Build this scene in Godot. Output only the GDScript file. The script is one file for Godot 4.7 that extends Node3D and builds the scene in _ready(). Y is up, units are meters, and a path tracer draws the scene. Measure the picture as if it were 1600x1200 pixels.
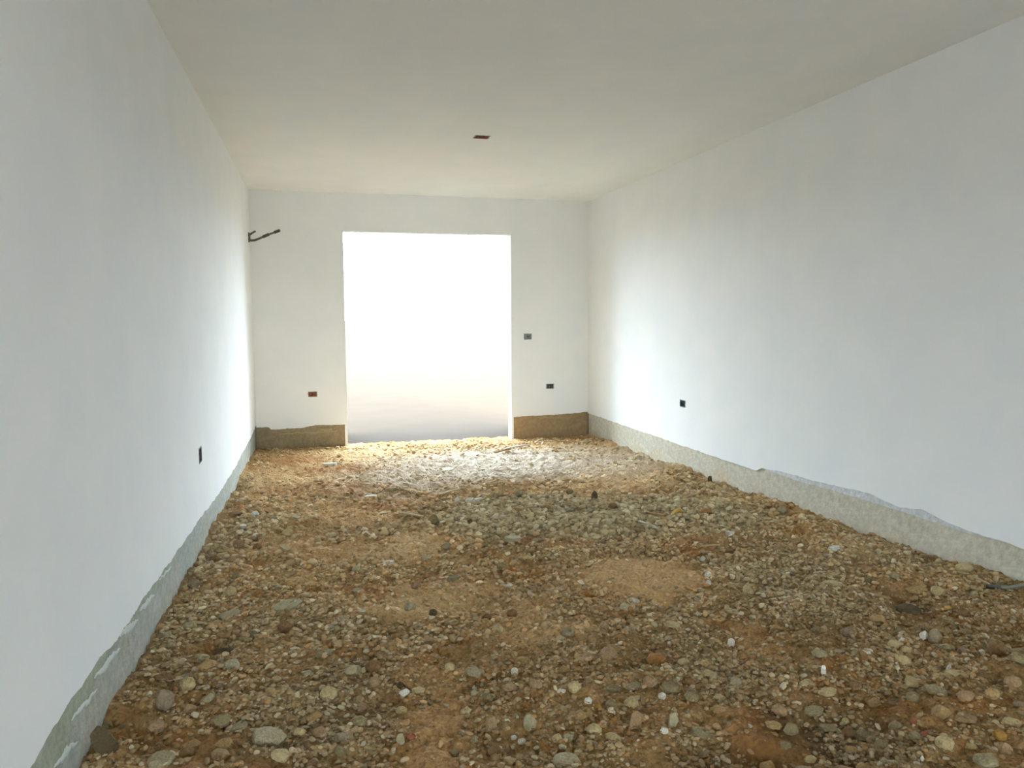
extends Node3D
# An unfinished plastered room with a rubble floor; x to the right, y up, the doorway at z = -9.22. Metres.

const XL := -0.710        # face of the plaster on each wall
const XR := 3.319
const ZB := -9.223
const ZF := 4.5
const YC := 2.707
const SLOPE := 0.0263     # the ground falls towards the doorway
const DOOR_L := 0.316
const DOOR_R := 2.314
const DOOR_T := 2.273
const YAW := -0.2468

var rng := RandomNumberGenerator.new()
var noise := FastNoiseLite.new()
var ridged := FastNoiseLite.new()
var mats := {}
var rocks := {}
var patches := []

func _ready() -> void:
	rng.seed = 77
	noise.seed = 5
	noise.frequency = 1.0
	noise.fractal_octaves = 3
	ridged.seed = 9
	ridged.frequency = 1.0
	ridged.fractal_octaves = 2
	var cam := Camera3D.new()
	cam.name = "camera"
	cam.fov = 53.04
	cam.near = 0.02
	cam.far = 2000.0
	cam.position = Vector3(0, 1.275, 0)
	cam.rotation = Vector3(-0.0868, YAW, -0.004)
	add_child(cam)
	cam.current = true
	var sky_mat := ProceduralSkyMaterial.new()
	sky_mat.sky_top_color = Color(0.835, 0.925, 1.0)
	sky_mat.sky_horizon_color = Color(0.875, 0.945, 1.0)
	sky_mat.sky_curve = 0.3
	sky_mat.ground_horizon_color = Color(0.875, 0.945, 1.0)
	sky_mat.ground_bottom_color = Color(0.45, 0.40, 0.34)
	sky_mat.ground_curve = 0.02
	var sky := Sky.new()
	sky.sky_material = sky_mat
	var env := Environment.new()
	env.background_mode = Environment.BG_SKY
	env.sky = sky
	env.background_energy_multiplier = SKY_E
	env.tonemap_mode = Environment.TONE_MAPPER_LINEAR
	env.tonemap_exposure = EXPO
	env.sdfgi_enabled = true
	env.ssao_enabled = true
	env.ssil_enabled = true
	var we := WorldEnvironment.new()
	we.name = "world_environment"
	we.environment = env
	add_child(we)
	# hazy sun from behind the camera: it never reaches the room in view, but it lights the added slab and, past the shade of the added mass, the yard
	var sun := DirectionalLight3D.new()
	sun.name = "sun"
	sun.rotation_degrees = Vector3(-SUN_UP, SUN_AZ, 0)
	sun.light_color = Color(1.0, 0.97, 0.92)
	sun.light_energy = SUN_E
	sun.light_angular_distance = 18.0
	sun.shadow_enabled = true
	sun.sky_mode = DirectionalLight3D.SKY_MODE_LIGHT_ONLY
	add_child(sun)
	make_materials()
	make_patches()
	build_shell()
	build_bands()
	build_floor()
	build_fittings()
	build_stones()
	build_debris()
	build_gravel()
	for row in [["wall_left", "long white plastered wall with the pipe stub and one junction box", "wall"], ["wall_right", "long white plastered wall with one blue junction box", "wall"], ["wall_back", "white plastered end wall around the bright doorway", "wall"], ["ceiling", "plain white plastered ceiling with one lamp box", "ceiling"], ["floor", "bare earth and sand floor under the loose gravel", "floor"], ["door_1", "bright open doorway without a door in the end wall", "doorway"], ["baseboard_left", "bare grey cement band along the foot of the left wall", "baseboard"], ["baseboard_right", "bare grey cement band along the foot of the right wall", "baseboard"], ["baseboard_back", "brown bare cement bands either side of the doorway", "baseboard"]]:
		tag(get_node(row[0]), row[1], row[2])

const SKY_E := 26.0
const EXPO := 1.08
const SUN_E := 6.0
const SUN_UP := 34.0
const SUN_AZ := 15.0

# ---------------------------------------------------------------- helpers
func lin(c: Color) -> Color:
	return c.srgb_to_linear()

func hexlin(h: String) -> Color:
	return Color.html(h).srgb_to_linear()

func put(parent: Node, called: String, mesh: Mesh, mat: Material, kind := "") -> MeshInstance3D:
	var o := MeshInstance3D.new()
	o.name = called
	o.mesh = mesh
	o.material_override = mat
	if kind != "":
		o.set_meta("kind", kind)
	parent.add_child(o, true)
	return o

func group_node(called: String, kind := "") -> Node3D:
	var o := Node3D.new()
	o.name = called
	if kind != "":
		o.set_meta("kind", kind)
	add_child(o, true)
	return o

func tag(o: Node3D, label: String, category: String, in_group := "") -> void:
	o.set_meta("label", label)
	o.set_meta("category", category)
	if in_group != "":
		o.set_meta("group", in_group)

func quad(st: SurfaceTool, a: Vector3, b: Vector3, c: Vector3, d: Vector3) -> void:
	for p in [a, b, c, a, c, d]:
		st.add_vertex(p)

func begin() -> SurfaceTool:
	var st := SurfaceTool.new()
	st.begin(Mesh.PRIMITIVE_TRIANGLES)
	st.set_smooth_group(-1)
	return st

func done(st: SurfaceTool) -> ArrayMesh:
	st.generate_normals()
	return st.commit()

func box(size: Vector3) -> BoxMesh:
	var b := BoxMesh.new()
	b.size = size
	return b

func box_at(parent: Node, called: String, lo: Vector3, hi: Vector3, mat: Material, kind := "") -> MeshInstance3D:
	var o := put(parent, called, box(hi - lo), mat, kind)
	o.position = (lo + hi) / 2.0
	return o

func tube(path: Array, radii: Array, sides := 12) -> ArrayMesh:
	var st := SurfaceTool.new()
	st.begin(Mesh.PRIMITIVE_TRIANGLES)
	st.set_smooth_group(1)
	var rings := []
	for i in path.size():
		var t: Vector3 = ((path[mini(i + 1, path.size() - 1)] as Vector3) - (path[maxi(i - 1, 0)] as Vector3)).normalized()
		var u := t.cross(Vector3.UP if absf(t.y) < 0.9 else Vector3.RIGHT).normalized()
		var v := t.cross(u)
		var ring := []
		for k in sides:
			var a := TAU * k / sides
			ring.append((path[i] as Vector3) + (u * cos(a) + v * sin(a)) * float(radii[i]))
		rings.append(ring)
	for i in rings.size() - 1:
		for k in sides:
			var n := (k + 1) % sides
			quad(st, rings[i][k], rings[i][n], rings[i + 1][n], rings[i + 1][k])
	st.set_smooth_group(-1)
	for k in sides:
		var n2 := (k + 1) % sides
		for p in [path[0], rings[0][n2], rings[0][k], path[-1], rings[-1][k], rings[-1][n2]]:
			st.add_vertex(p)
	return done(st)

func noise_tex(freq: float, octaves: int, lo: Color, hi: Color, seed_: int) -> NoiseTexture2D:
	var n := FastNoiseLite.new()
	n.seed = seed_
	n.frequency = freq
	n.fractal_octaves = octaves
	var t := NoiseTexture2D.new()
	t.width = 512
	t.height = 512
	t.seamless = true
	t.noise = n
	var g := Gradient.new()
	g.set_color(0, lo)
	g.set_color(1, hi)
	t.color_ramp = g
	return t

func triplanar(m: StandardMaterial3D, scale_: float) -> void:
	m.uv1_triplanar = true
	m.uv1_world_triplanar = true
	m.uv1_scale = Vector3.ONE * scale_

func make_materials() -> void:
	var plaster := StandardMaterial3D.new()
	plaster.albedo_texture = noise_tex(0.006, 4, Color(0.975, 0.985, 0.985), Color(1.0, 1.0, 0.99), 3)
	plaster.albedo_color = Color(0.975, 0.975, 0.975)
	plaster.roughness = 0.9
	plaster.metallic_specular = 0.3
	plaster.heightmap_enabled = true
	plaster.heightmap_texture = noise_tex(0.012, 5, Color.BLACK, Color.WHITE, 11)
	plaster.heightmap_scale = 0.12
	triplanar(plaster, 0.5)
	mats["plaster"] = plaster
	var ceil := plaster.duplicate() as StandardMaterial3D
	ceil.albedo_color = Color(0.975, 0.975, 0.97)
	mats["ceiling"] = ceil
	var render := StandardMaterial3D.new()
	render.albedo_texture = noise_tex(0.02, 4, Color(0.40, 0.38, 0.35), Color(0.47, 0.45, 0.42), 14)
	render.roughness = 0.95
	triplanar(render, 0.5)
	mats["render"] = render
	var masonry := StandardMaterial3D.new()
	masonry.albedo_texture = noise_tex(0.02, 4, Color(0.55, 0.53, 0.5), Color(0.68, 0.66, 0.62), 4)
	masonry.roughness = 0.95
	triplanar(masonry, 0.5)
	mats["masonry"] = masonry
	var cement := StandardMaterial3D.new()
	cement.vertex_color_use_as_albedo = true
	cement.albedo_texture = noise_tex(0.02, 5, Color(0.86, 0.86, 0.86), Color(1, 1, 1), 6)
	cement.roughness = 0.92
	cement.metallic_specular = 0.3
	cement.heightmap_enabled = true
	cement.heightmap_texture = noise_tex(0.03, 5, Color.BLACK, Color.WHITE, 12)
	cement.heightmap_scale = 0.4
	triplanar(cement, 1.6)
	mats["cement"] = cement
	var dirt := StandardMaterial3D.new()
	dirt.vertex_color_use_as_albedo = true
	dirt.albedo_texture = noise_tex(0.03, 5, Color(0.72, 0.72, 0.72), Color(1, 1, 1), 7)
	dirt.roughness = 0.95
	dirt.metallic_specular = 0.35
	dirt.heightmap_enabled = true
	dirt.heightmap_texture = noise_tex(0.05, 5, Color.BLACK, Color.WHITE, 13)
	dirt.heightmap_scale = 0.9
	triplanar(dirt, 2.2)
	mats["dirt"] = dirt
	var yard := StandardMaterial3D.new()
	yard.albedo_texture = noise_tex(0.02, 4, Color(0.2, 0.153, 0.102), Color(0.218, 0.171, 0.119), 8)
	yard.roughness = 0.9
	yard.metallic_specular = 0.15
	triplanar(yard, 0.12)
	mats["yard"] = yard
	var gravel := StandardMaterial3D.new()
	gravel.vertex_color_use_as_albedo = true
	gravel.roughness = 0.92
	gravel.metallic_specular = 0.35
	mats["gravel"] = gravel
	for row in [["olive", "a09373"], ["grey", "b3a88e"], ["pale", "c9c1a8"], ["white", "e3decf"], ["tan", "c2a478"], ["cream", "d3c19a"], ["brown", "9a7b59"], ["pink", "b89b7d"], ["orange", "bf8d5b"], ["amber", "c69a50"], ["red", "ac6a50"], ["dark", "70634d"], ["mauve", "a59482"], ["wood", "cdb98f"], ["yellow", "d2b05e"], ["bluewhite", "dbdace"]]:
		var m := StandardMaterial3D.new()
		m.albedo_color = Color.html(row[1]) * (Color.WHITE if row[0] in ["white", "bluewhite", "wood", "yellow"] else Color(0.93, 0.915, 0.86))
		m.albedo_texture = noise_tex(0.03, 4, Color(0.8, 0.78, 0.74), Color(1, 1, 1), 21)
		if mats.has("stone_tex"):
			m.albedo_texture = mats["stone_tex"]
		mats["stone_tex"] = m.albedo_texture
		m.roughness = 0.9
		m.metallic_specular = 0.35
		m.heightmap_enabled = true
		if not mats.has("stone_bump"):
			mats["stone_bump"] = noise_tex(0.04, 5, Color.BLACK, Color.WHITE, 22)
		m.heightmap_texture = mats["stone_bump"]
		m.heightmap_scale = 0.3
		triplanar(m, 6.0)
		mats["stone_" + row[0]] = m
	for row in [["red_plastic", "96604f", 0.6], ["green_fill", "8a9a90", 0.8], ["green_plastic", "75867c", 0.6], ["blue_plastic", "2f5565", 0.5], ["dark_plastic", "3a4a50", 0.5], ["pipe_grey", "5c5c50", 0.6], ["pipe_dark", "474a40", 0.7], ["hose", "7a7a6c", 0.6], ["wire", "2b3034", 0.4], ["hose_end", "50544c", 0.6], ["copper_wire", "8a4a2c", 0.4], ["brick_red", "985c4a", 0.9], ["skim", "c9d0c8", 0.9], ["mortar_grey", "a3a79c", 0.95]]:
		var p := StandardMaterial3D.new()
		p.albedo_color = Color.html(row[1])
		p.roughness = row[2]
		mats[row[0]] = p
	for m in mats.values():
		if m is StandardMaterial3D:
			m.cull_mode = BaseMaterial3D.CULL_DISABLED

# ---------------------------------------------------------------- ground shape
# each patch: centre x, z, half width across the view, half length along it, kind, strength
func make_patches() -> void:
	patches = [
		[1.64, -5.05, 0.94, 0.70, "heap", 1.0],
		[2.52, -4.86, 0.54, 0.52, "heap", 0.9],
		[1.10, -5.11, 0.40, 0.56, "heap", 0.9],
		[-0.66, -4.87, 0.23, 1.12, "grey", 0.7],
		[-0.68, -3.45, 0.16, 0.72, "grey", 0.6],
		[-0.81, -6.46, 0.21, 1.09, "grey", 0.5],
		[-0.11, -3.51, 0.32, 0.33, "grey", 0.5],
		[-0.02, -2.62, 0.26, 0.33, "grey", 0.55],
		[2.37, -3.48, 0.41, 0.70, "grey", 0.7],
		[1.50, -2.70, 0.23, 0.39, "grey", 0.5],
		[3.27, -3.59, 0.44, 0.43, "grey", 0.6],
		[3.23, -5.76, 0.43, 0.57, "grey", 0.5],
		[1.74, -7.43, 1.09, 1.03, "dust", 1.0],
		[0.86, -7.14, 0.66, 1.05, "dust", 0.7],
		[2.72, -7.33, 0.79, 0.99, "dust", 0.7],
		[2.57, -6.43, 0.52, 0.84, "sand", 0.9],
		[0.39, -8.30, 0.75, 0.82, "sand", 0.7],
		[-0.01, -6.76, 0.44, 0.60, "sand", 0.5],
		[0.56, -4.67, 0.24, 0.36, "sand", 0.9],
		[0.58, -3.78, 0.39, 0.18, "sand", 0.6],
		[1.61, -3.65, 0.37, 0.41, "sand", 0.95],
		[0.43, -3.62, 0.31, 0.20, "sand", 0.9],
		[0.92, -3.11, 0.25, 0.18, "sand", 0.8],
		[-0.20, -3.24, 0.16, 0.18, "sand", 0.4],
		[0.38, -2.51, 0.10, 0.28, "path", 1.0],
		[0.32, -2.29, 0.12, 0.15, "path", 1.0],
		[0.38, -2.83, 0.15, 0.17, "path", 0.7],
		[1.70, -2.71, 0.16, 0.20, "path", 0.6],
		[0.11, -3.89, 0.23, 0.08, "clay", 1.0],
		[-0.01, -6.62, 0.60, 0.34, "clay", 0.6],
		[-0.27, -8.29, 0.40, 0.44, "clay", 0.8],
		[2.11, -4.14, 0.23, 0.20, "clay", 0.6],
		[1.36, -4.43, 0.24, 0.15, "clay", 0.7],
		[1.33, -3.48, 0.19, 0.19, "clay", 0.3],
		[1.74, -2.24, 0.16, 0.11, "clay", 0.5],
		[1.89, -2.10, 0.15, 0.13, "clay", 0.6],
		[-0.44, -2.50, 0.18, 0.13, "clay", 0.5],
		[-0.45, -2.86, 0.12, 0.10, "clay", 0.45],
		[2.80, -3.20, 0.26, 0.20, "clay", 0.5],
		[1.07, -3.97, 0.35, 0.16, "clay", 0.5],
		[2.37, -3.99, 0.23, 0.23, "clay", 0.4],
		[1.38, -2.07, 0.16, 0.19, "clay", 0.8],
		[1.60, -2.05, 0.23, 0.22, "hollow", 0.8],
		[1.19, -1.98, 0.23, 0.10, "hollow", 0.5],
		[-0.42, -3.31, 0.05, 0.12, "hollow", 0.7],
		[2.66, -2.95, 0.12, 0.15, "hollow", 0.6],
		[-0.13, -7.38, 0.48, 0.78, "sand", 0.8],
		[0.17, -5.69, 0.57, 0.47, "sand", 0.65],
		[0.20, -4.59, 0.50, 0.25, "sand", 0.55],
		[-0.29, -4.91, 0.24, 0.22, "sand", 0.5],
		[2.86, -5.10, 0.33, 0.27, "sand", 0.4],
		[1.85, -6.04, 0.59, 0.27, "sand", 0.6],
		[-0.18, -4.16, 0.20, 0.14, "sand", 0.5],
		[0.86, -3.41, 0.21, 0.12, "sand", 0.5],
		[3.01, -3.80, 0.23, 0.18, "sand", 0.5],
		[2.94, -3.26, 0.23, 0.19, "sand", 0.6],
		[0.11, -7.56, 0.56, 0.26, "clay", 0.7],
		[0.46, -5.83, 0.34, 0.14, "clay", 0.6],
		[2.55, -5.69, 0.36, 0.21, "clay", 0.4],
		[0.74, -3.95, 0.27, 0.10, "clay", 0.5],
	]
	for p in patches:
		p.append(Vector2(cos(YAW), -sin(YAW)))     # across, in (x, z)
		p.append(Vector2(sin(YAW), cos(YAW)))      # along

func weight(p: Array, x: float, z: float) -> float:
	var d := Vector2(x - float(p[0]), z - float(p[1]))
	var u := d.dot(p[6]) / float(p[2])
	var v := d.dot(p[7]) / float(p[3])
	var r := u * u + v * v
	if r > 4.0:
		return 0.0
	return exp(-r * r * 0.9) * float(p[5])

func patch_sum(kind: String, x: float, z: float) -> float:
	var s := 0.0
	for p in patches:
		if p[4] == kind:
			s = maxf(s, weight(p, x, z))
	return s

func ground(x: float, z: float) -> float:
	var y := SLOPE * z
	var calm := clampf((z - ZB) / 1.2, 0.25, 1.0)
	y += noise.get_noise_2d(x * 0.7, z * 0.7) * 0.035 * calm
	y += noise.get_noise_2d(x * 2.6 + 40.0, z * 2.6) * 0.034 * calm
	y += noise.get_noise_2d(x * 9.0, z * 9.0 + 70.0) * 0.022
	y += noise.get_noise_2d(x * 30.0, z * z * 30.0 + 30.0) * 0.011
	y += 0.02 * exp(-(XR - x) / 0.12) + 0.015 * exp(-(x - XL) / 0.12)
	y += 0.045 * patch_sum("heap", x, z) - 0.05 * patch_sum("hollow", x, z) - 0.012 * patch_sum("path", x, z)
	return y

func ground_color(x: float, z: float) -> Color:
	var soil := hexlin("b6935f")
	var c := soil
	var n := noise.get_noise_2d(x * 1.3 + 9.0, z * 1.3 - 5.0)
	var n2 := noise.get_noise_2d(x * 4.0 - 20.0, z * 4.0)
	c = c.lerp(hexlin("cfa671"), clampf(0.5 + n * 1.6, 0.0, 1.0))
	c = c.lerp(hexlin("c08a50"), clampf(n2 * 1.8 - 0.1, 0.0, 0.85))
	var jit := 1.0 + n2 * 0.35
	c = c.lerp(hexlin("b3a280"), clampf(patch_sum("heap", x, z) * jit, 0.0, 0.9))
	c = c.lerp(hexlin("b49c78"), clampf(patch_sum("grey", x, z) * jit, 0.0, 0.8))
	c = c.lerp(hexlin("f4cb92"), clampf(patch_sum("sand", x, z) * jit, 0.0, 1.0))
	c = c.lerp(hexlin("e2b47a"), clampf(patch_sum("path", x, z) * jit, 0.0, 1.0))
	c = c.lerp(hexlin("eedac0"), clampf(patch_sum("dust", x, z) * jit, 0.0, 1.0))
	c = c.lerp(hexlin("bd8750"), clampf(patch_sum("clay", x, z) * jit, 0.0, 1.0))
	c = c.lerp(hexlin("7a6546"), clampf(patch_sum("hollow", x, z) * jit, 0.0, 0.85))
	# soil darkens towards the camera: dimmer light at the front put into the colour
	var front_shade := smoothstep(-4.2, -2.2, z + 0.5 * n + 0.25 * n2)
	return c * Color(lerpf(1.0, 0.80, front_shade), lerpf(1.0, 0.77, front_shade), lerpf(1.0, 0.72, front_shade))

# ---------------------------------------------------------------- room
# A coat of plaster as a sheet: u along the wall, v up it. edge: ragged lower edge as [u, v] points; holes: Rect2 in (u, v).
func coat(origin: Vector3, along: Vector3, up: Vector3, out: Vector3, u0: float, u1: float, edge: Array, top: float, holes: Array, rag: float, thick: float, seed_: float) -> ArrayMesh:
	var st := begin()
	var cuts := [u0, u1]
	var step := 0.02 if rag > 0.0 else 0.5
	var u := u0
	while u < u1:
		cuts.append(u)
		u += step
	for h in holes:
		for e in [h.position.x, h.end.x]:
			if e > u0 and e < u1:
				cuts.append(e)
	cuts.sort()
	var low := func(s: float) -> float:
		return edge_at(edge, s) + rag * noise.get_noise_2d(s * 5.0 + seed_, seed_) * 2.0 + rag * 0.6 * noise.get_noise_2d(s * 26.0, seed_ * 3.0)
	var at := func(s: float, t: float, depth: float) -> Vector3:
		return origin + along * s + up * t - out * depth
	for i in cuts.size() - 1:
		var a: float = cuts[i]
		var b: float = cuts[i + 1]
		if b - a < 1e-5:
			continue
		var la: float = low.call(a)
		var lb: float = low.call(b)
		var runs := [[la, lb, top, top]]
		var mid := (a + b) / 2.0
		for h in holes:
			if mid > h.position.x and mid < h.end.x:
				var next := []
				for r in runs:
					if h.position.y <= r[0] and h.end.y > r[0]:
						next.append([h.end.y, h.end.y, r[2], r[3]])
					elif h.position.y > r[0] and h.end.y < r[2]:
						next.append([r[0], r[1], h.position.y, h.position.y])
						next.append([h.end.y, h.end.y, r[2], r[3]])
					else:
						next.append(r)
				runs = next
		for r in runs:
			quad(st, at.call(a, r[0], 0.0), at.call(a, r[2], 0.0), at.call(b, r[3], 0.0), at.call(b, r[1], 0.0))
			quad(st, at.call(a, r[0], thick), at.call(a, r[0], 0.0), at.call(b, r[1], 0.0), at.call(b, r[1], thick))
			if r[2] < top - 0.001:
				quad(st, at.call(a, r[2], 0.0), at.call(a, r[2], thick), at.call(b, r[3], thick), at.call(b, r[3], 0.0))
	for h in holes:
		for e in [h.position.x, h.end.x]:
			quad(st, at.call(e, h.position.y, 0.0), at.call(e, h.position.y, thick), at.call(e, h.end.y, thick), at.call(e, h.end.y, 0.0))
	return done(st)

func edge_at(edge: Array, s: float) -> float:
	if s <= edge[0][0]:
		return edge[0][1]
	for i in edge.size() - 1:
		if s <= edge[i + 1][0]:
			return lerpf(edge[i][1], edge[i + 1][1], (s - edge[i][0]) / (edge[i + 1][0] - edge[i][0]))
	return edge[-1][1]

# lower edge of the white plaster over the floor line, against the distance from the doorway wall
const EDGE_L := [[0.0, 0.05], [0.21, 0.04], [0.82, 0.015], [1.6, 0.02], [2.33, 0.003], [2.95, 0.02], [3.55, 0.03], [4.18, 0.071], [5.58, 0.127], [5.91, 0.147], [6.08, 0.141], [6.28, 0.149], [6.38, 0.155], [6.55, 0.18], [6.71, 0.182], [6.95, 0.19], [7.2, 0.175], [8.0, 0.2], [11.9, 0.3]]
const EDGE_R := [[0.0, 0.06], [0.5, 0.043], [1.3, 0.037], [2.48, 0.084], [3.05, 0.081], [3.7, 0.094], [3.89, 0.073], [3.97, 0.095], [4.47, 0.092], [4.82, 0.109], [5.41, 0.119], [5.88, 0.119], [6.27, 0.151], [7.0, 0.15], [11.9, 0.28]]
# upper edge of the grey undercoat that shows below the finish
const UNDER_R := [[0.0, 0.05], [3.9, 0.06], [3.98, 0.10], [4.3, 0.125], [4.61, 0.132], [4.9, 0.15], [5.16, 0.167], [5.41, 0.142], [5.61, 0.171], [5.77, 0.143], [5.97, 0.135], [6.12, 0.141], [6.4, 0.13], [7.0, 0.14], [11.9, 0.27]]
# where the grey undercoat of the left wall gives way to bare cement
const UNDER_L := [[0.0, 0.0], [5.3, 0.1], [5.48, 0.07], [5.80, 0.085], [6.0, 0.105], [6.04, 0.092], [6.19, 0.10], [6.39, 0.145], [6.46, 0.110], [6.62, 0.117], [6.69, 0.10], [6.83, 0.104], [6.95, 0.054], [7.3, 0.03], [11.9, 0.2]]

func build_shell() -> void:
	var m: Material = mats["plaster"]
	var brick: Material = mats["masonry"]
	var span := ZF - ZB
	var wl := group_node("wall_left", "structure")
	box_at(wl, "masonry", Vector3(XL - 0.28, -0.9, ZB - 0.15), Vector3(XL - 0.055, YC + 0.2, ZF + 0.25), brick, "structure")
	put(wl, "plaster_coat", coat(Vector3(XL, 0, ZB), Vector3(0, 0, 1), Vector3.UP, Vector3(1, 0, 0), 0.0, span, EDGE_L, YC, [Rect2(4.23, 0.404, 0.1, 0.088)], 0.006, 0.03, 3.0), m, "structure")
	var wr := group_node("wall_right", "structure")
	box_at(wr, "masonry", Vector3(XR + 0.055, -0.9, ZB - 0.15), Vector3(XR + 0.28, YC + 0.2, ZF + 0.25), brick, "structure")
	put(wr, "plaster_coat", coat(Vector3(XR, 0, ZB), Vector3(0, 0, 1), Vector3.UP, Vector3(-1, 0, 0), 0.0, span, UNDER_R, YC, [Rect2(2.575, 0.426, 0.105, 0.062)], 0.004, 0.03, 8.0), m, "structure")
	var wb := group_node("wall_back", "structure")
	for r in [[XL - 0.06, DOOR_L - 0.02, -0.9, YC], [DOOR_R + 0.02, XR + 0.06, -0.9, YC], [DOOR_L - 0.02, DOOR_R + 0.02, DOOR_T + 0.02, YC]]:
		box_at(wb, "masonry", Vector3(r[0], r[2], ZB - 0.15), Vector3(r[1], r[3], ZB - 0.055), brick, "structure")
	var edge_b := [[XL, 0.021], [-0.572, 0.024], [-0.559, -0.007], [-0.217, -0.005], [-0.071, 0.019], [0.111, 0.02], [0.309, 0.012], [2.314, 0.032], [2.57, 0.039], [2.99, 0.048], [3.29, 0.063]]
	var holes_b := [Rect2(DOOR_L, -1.0, DOOR_R - DOOR_L, 1.0 + DOOR_T), Rect2(-0.1195, 0.3605, 0.092, 0.055), Rect2(2.483, 1.0, 0.088, 0.066), Rect2(2.771, 0.378, 0.092, 0.058)]
	put(wb, "plaster_coat", coat(Vector3(0, 0, ZB), Vector3(1, 0, 0), Vector3.UP, Vector3(0, 0, 1), XL, XR, edge_b, YC, holes_b, 0.004, 0.03, 5.0), m, "structure")
	# reveals of the doorway
	var door := group_node("door_1", "structure")
	box_at(door, "jamb", Vector3(DOOR_L - 0.03, -0.5, ZB - 0.15), Vector3(DOOR_L, DOOR_T, ZB - 0.001), m, "structure")
	box_at(door, "jamb", Vector3(DOOR_R, -0.5, ZB - 0.15), Vector3(DOOR_R + 0.03, DOOR_T, ZB - 0.001), m, "structure")
	box_at(door, "head", Vector3(DOOR_L - 0.03, DOOR_T, ZB - 0.15), Vector3(DOOR_R + 0.03, DOOR_T + 0.03, ZB - 0.001), m, "structure")
	var ce := group_node("ceiling", "structure")
	box_at(ce, "slab", Vector3(XL - 0.28, YC + 0.055, ZB - 0.15), Vector3(XR + 0.28, YC + 0.3, ZF + 0.25), brick, "structure")
	put(ce, "plaster_coat", coat(Vector3(0, YC, 0), Vector3(1, 0, 0), Vector3(0, 0, 1), Vector3(0, -1, 0), XL - 0.05, XR + 0.05, [[XL - 0.05, ZB - 0.05], [XR + 0.05, ZB - 0.05]], ZF + 0.05, [Rect2(1.253, -6.207, 0.112, 0.105)], 0.0, 0.03, 1.0), mats["ceiling"], "structure")
	# unseen mass added to shade the yard; side walls added to block slanted skylight
	box_at(self, "shade_mass", Vector3(XL - 0.28, YC + 0.3, ZB - 0.15), Vector3(XR + 0.28, 8.0, ZF + 0.25), brick, "structure")
	box_at(self, "wall_blocker_left", Vector3(DOOR_L - 0.25, -0.5, ZB - 1.5), Vector3(DOOR_L - 0.03, 2.9, ZB - 0.15), mats["render"], "structure")
	box_at(self, "wall_blocker_right", Vector3(DOOR_R + 0.45, -0.5, ZB - 1.5), Vector3(DOOR_R + 0.67, 2.9, ZB - 0.15), mats["render"], "structure")
	# wall behind the camera with the wide opening the room is also lit from
	var wf := group_node("wall_front", "structure")
	for r in [[XL - 0.28, REAR_L, -0.9, YC + 0.3], [REAR_R, XR + 0.28, -0.9, YC + 0.3], [REAR_L, REAR_R, REAR_T, YC + 0.3], [REAR_L, REAR_R, -0.9, REAR_B]]:
		box_at(wf, "plaster_coat", Vector3(r[0], r[2], ZF), Vector3(r[1], r[3], ZF + 0.25), m, "structure")
	var g := box_at(self, "ground", Vector3(-250, -0.9, -400), Vector3(250, -0.31, 250), mats["yard"], "structure")
	var bounce_slab := StandardMaterial3D.new()
	bounce_slab.albedo_texture = noise_tex(0.02, 4, Color(0.84, 0.83, 0.80), Color(0.9, 0.89, 0.87), 18)
	bounce_slab.roughness = 0.9
	triplanar(bounce_slab, 0.3)
	box_at(self, "bounce_slab", Vector3(-14, -0.4, ZF + 0.25), Vector3(16, 0.0, ZF + 16.0), bounce_slab, "structure")  # added pale slab behind the camera, bounces light up to the ceiling

const REAR_L := -0.5
const REAR_R := 1.35
const REAR_T := 2.05
const REAR_B := -0.3

# a bare cement band at the foot of a wall: u along, heights relative to y = 0
func band(origin: Vector3, along: Vector3, out: Vector3, u0: float, u1: float, top: Array, bottom: float, tones: Array, seed_: float, bump: float) -> ArrayMesh:
	var n := int((u1 - u0) / 0.02)
	var rows := 12
	var v := PackedVector3Array()
	var c := PackedColorArray()
	var idx := PackedInt32Array()
	for i in n + 1:
		var s := lerpf(u0, u1, float(i) / n)
		var t1 := edge_at(top, s) + 0.03
		for k in rows + 1:
			var t := lerpf(bottom, t1, float(k) / rows)
			var f := float(k) / rows
			var d := bump * (noise.get_noise_3d(s * 6.0, t * 9.0, seed_) + 0.5 * noise.get_noise_3d(s * 22.0, t * 25.0, seed_))
			v.append(origin + along * s + Vector3(0, t, 0) + out * d)
			var mix := clampf(f + 0.55 * noise.get_noise_3d(s * 2.2, t * 5.0, seed_ + 7.0), 0.0, 1.0)
			var col := hexlin(tones[0]).lerp(hexlin(tones[1]), smoothstep(0.25, 0.75, mix))
			var blot := noise.get_noise_3d(s * 3.0 + 11.0, t * 12.0, seed_ - 4.0)
			col = col.lerp(hexlin(tones[2]), clampf(blot * 1.5, 0.0, 0.7))
			c.append(col)
	for i in n:
		for k in rows:
			var a := i * (rows + 1) + k
			var b := a + rows + 1
			idx.append_array([a, a + 1, b + 1, a, b + 1, b])
	return indexed(v, c, idx)

func indexed(v: PackedVector3Array, c: PackedColorArray, idx: PackedInt32Array) -> ArrayMesh:
	var a := []
	a.resize(Mesh.ARRAY_MAX)
	a[Mesh.ARRAY_VERTEX] = v
	if c.size():
		a[Mesh.ARRAY_COLOR] = c
	a[Mesh.ARRAY_INDEX] = idx
	var mesh := ArrayMesh.new()
	mesh.add_surface_from_arrays(Mesh.PRIMITIVE_TRIANGLES, a)
	var st := SurfaceTool.new()
	st.create_from(mesh, 0)
	st.generate_normals()
	return st.commit()

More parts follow.
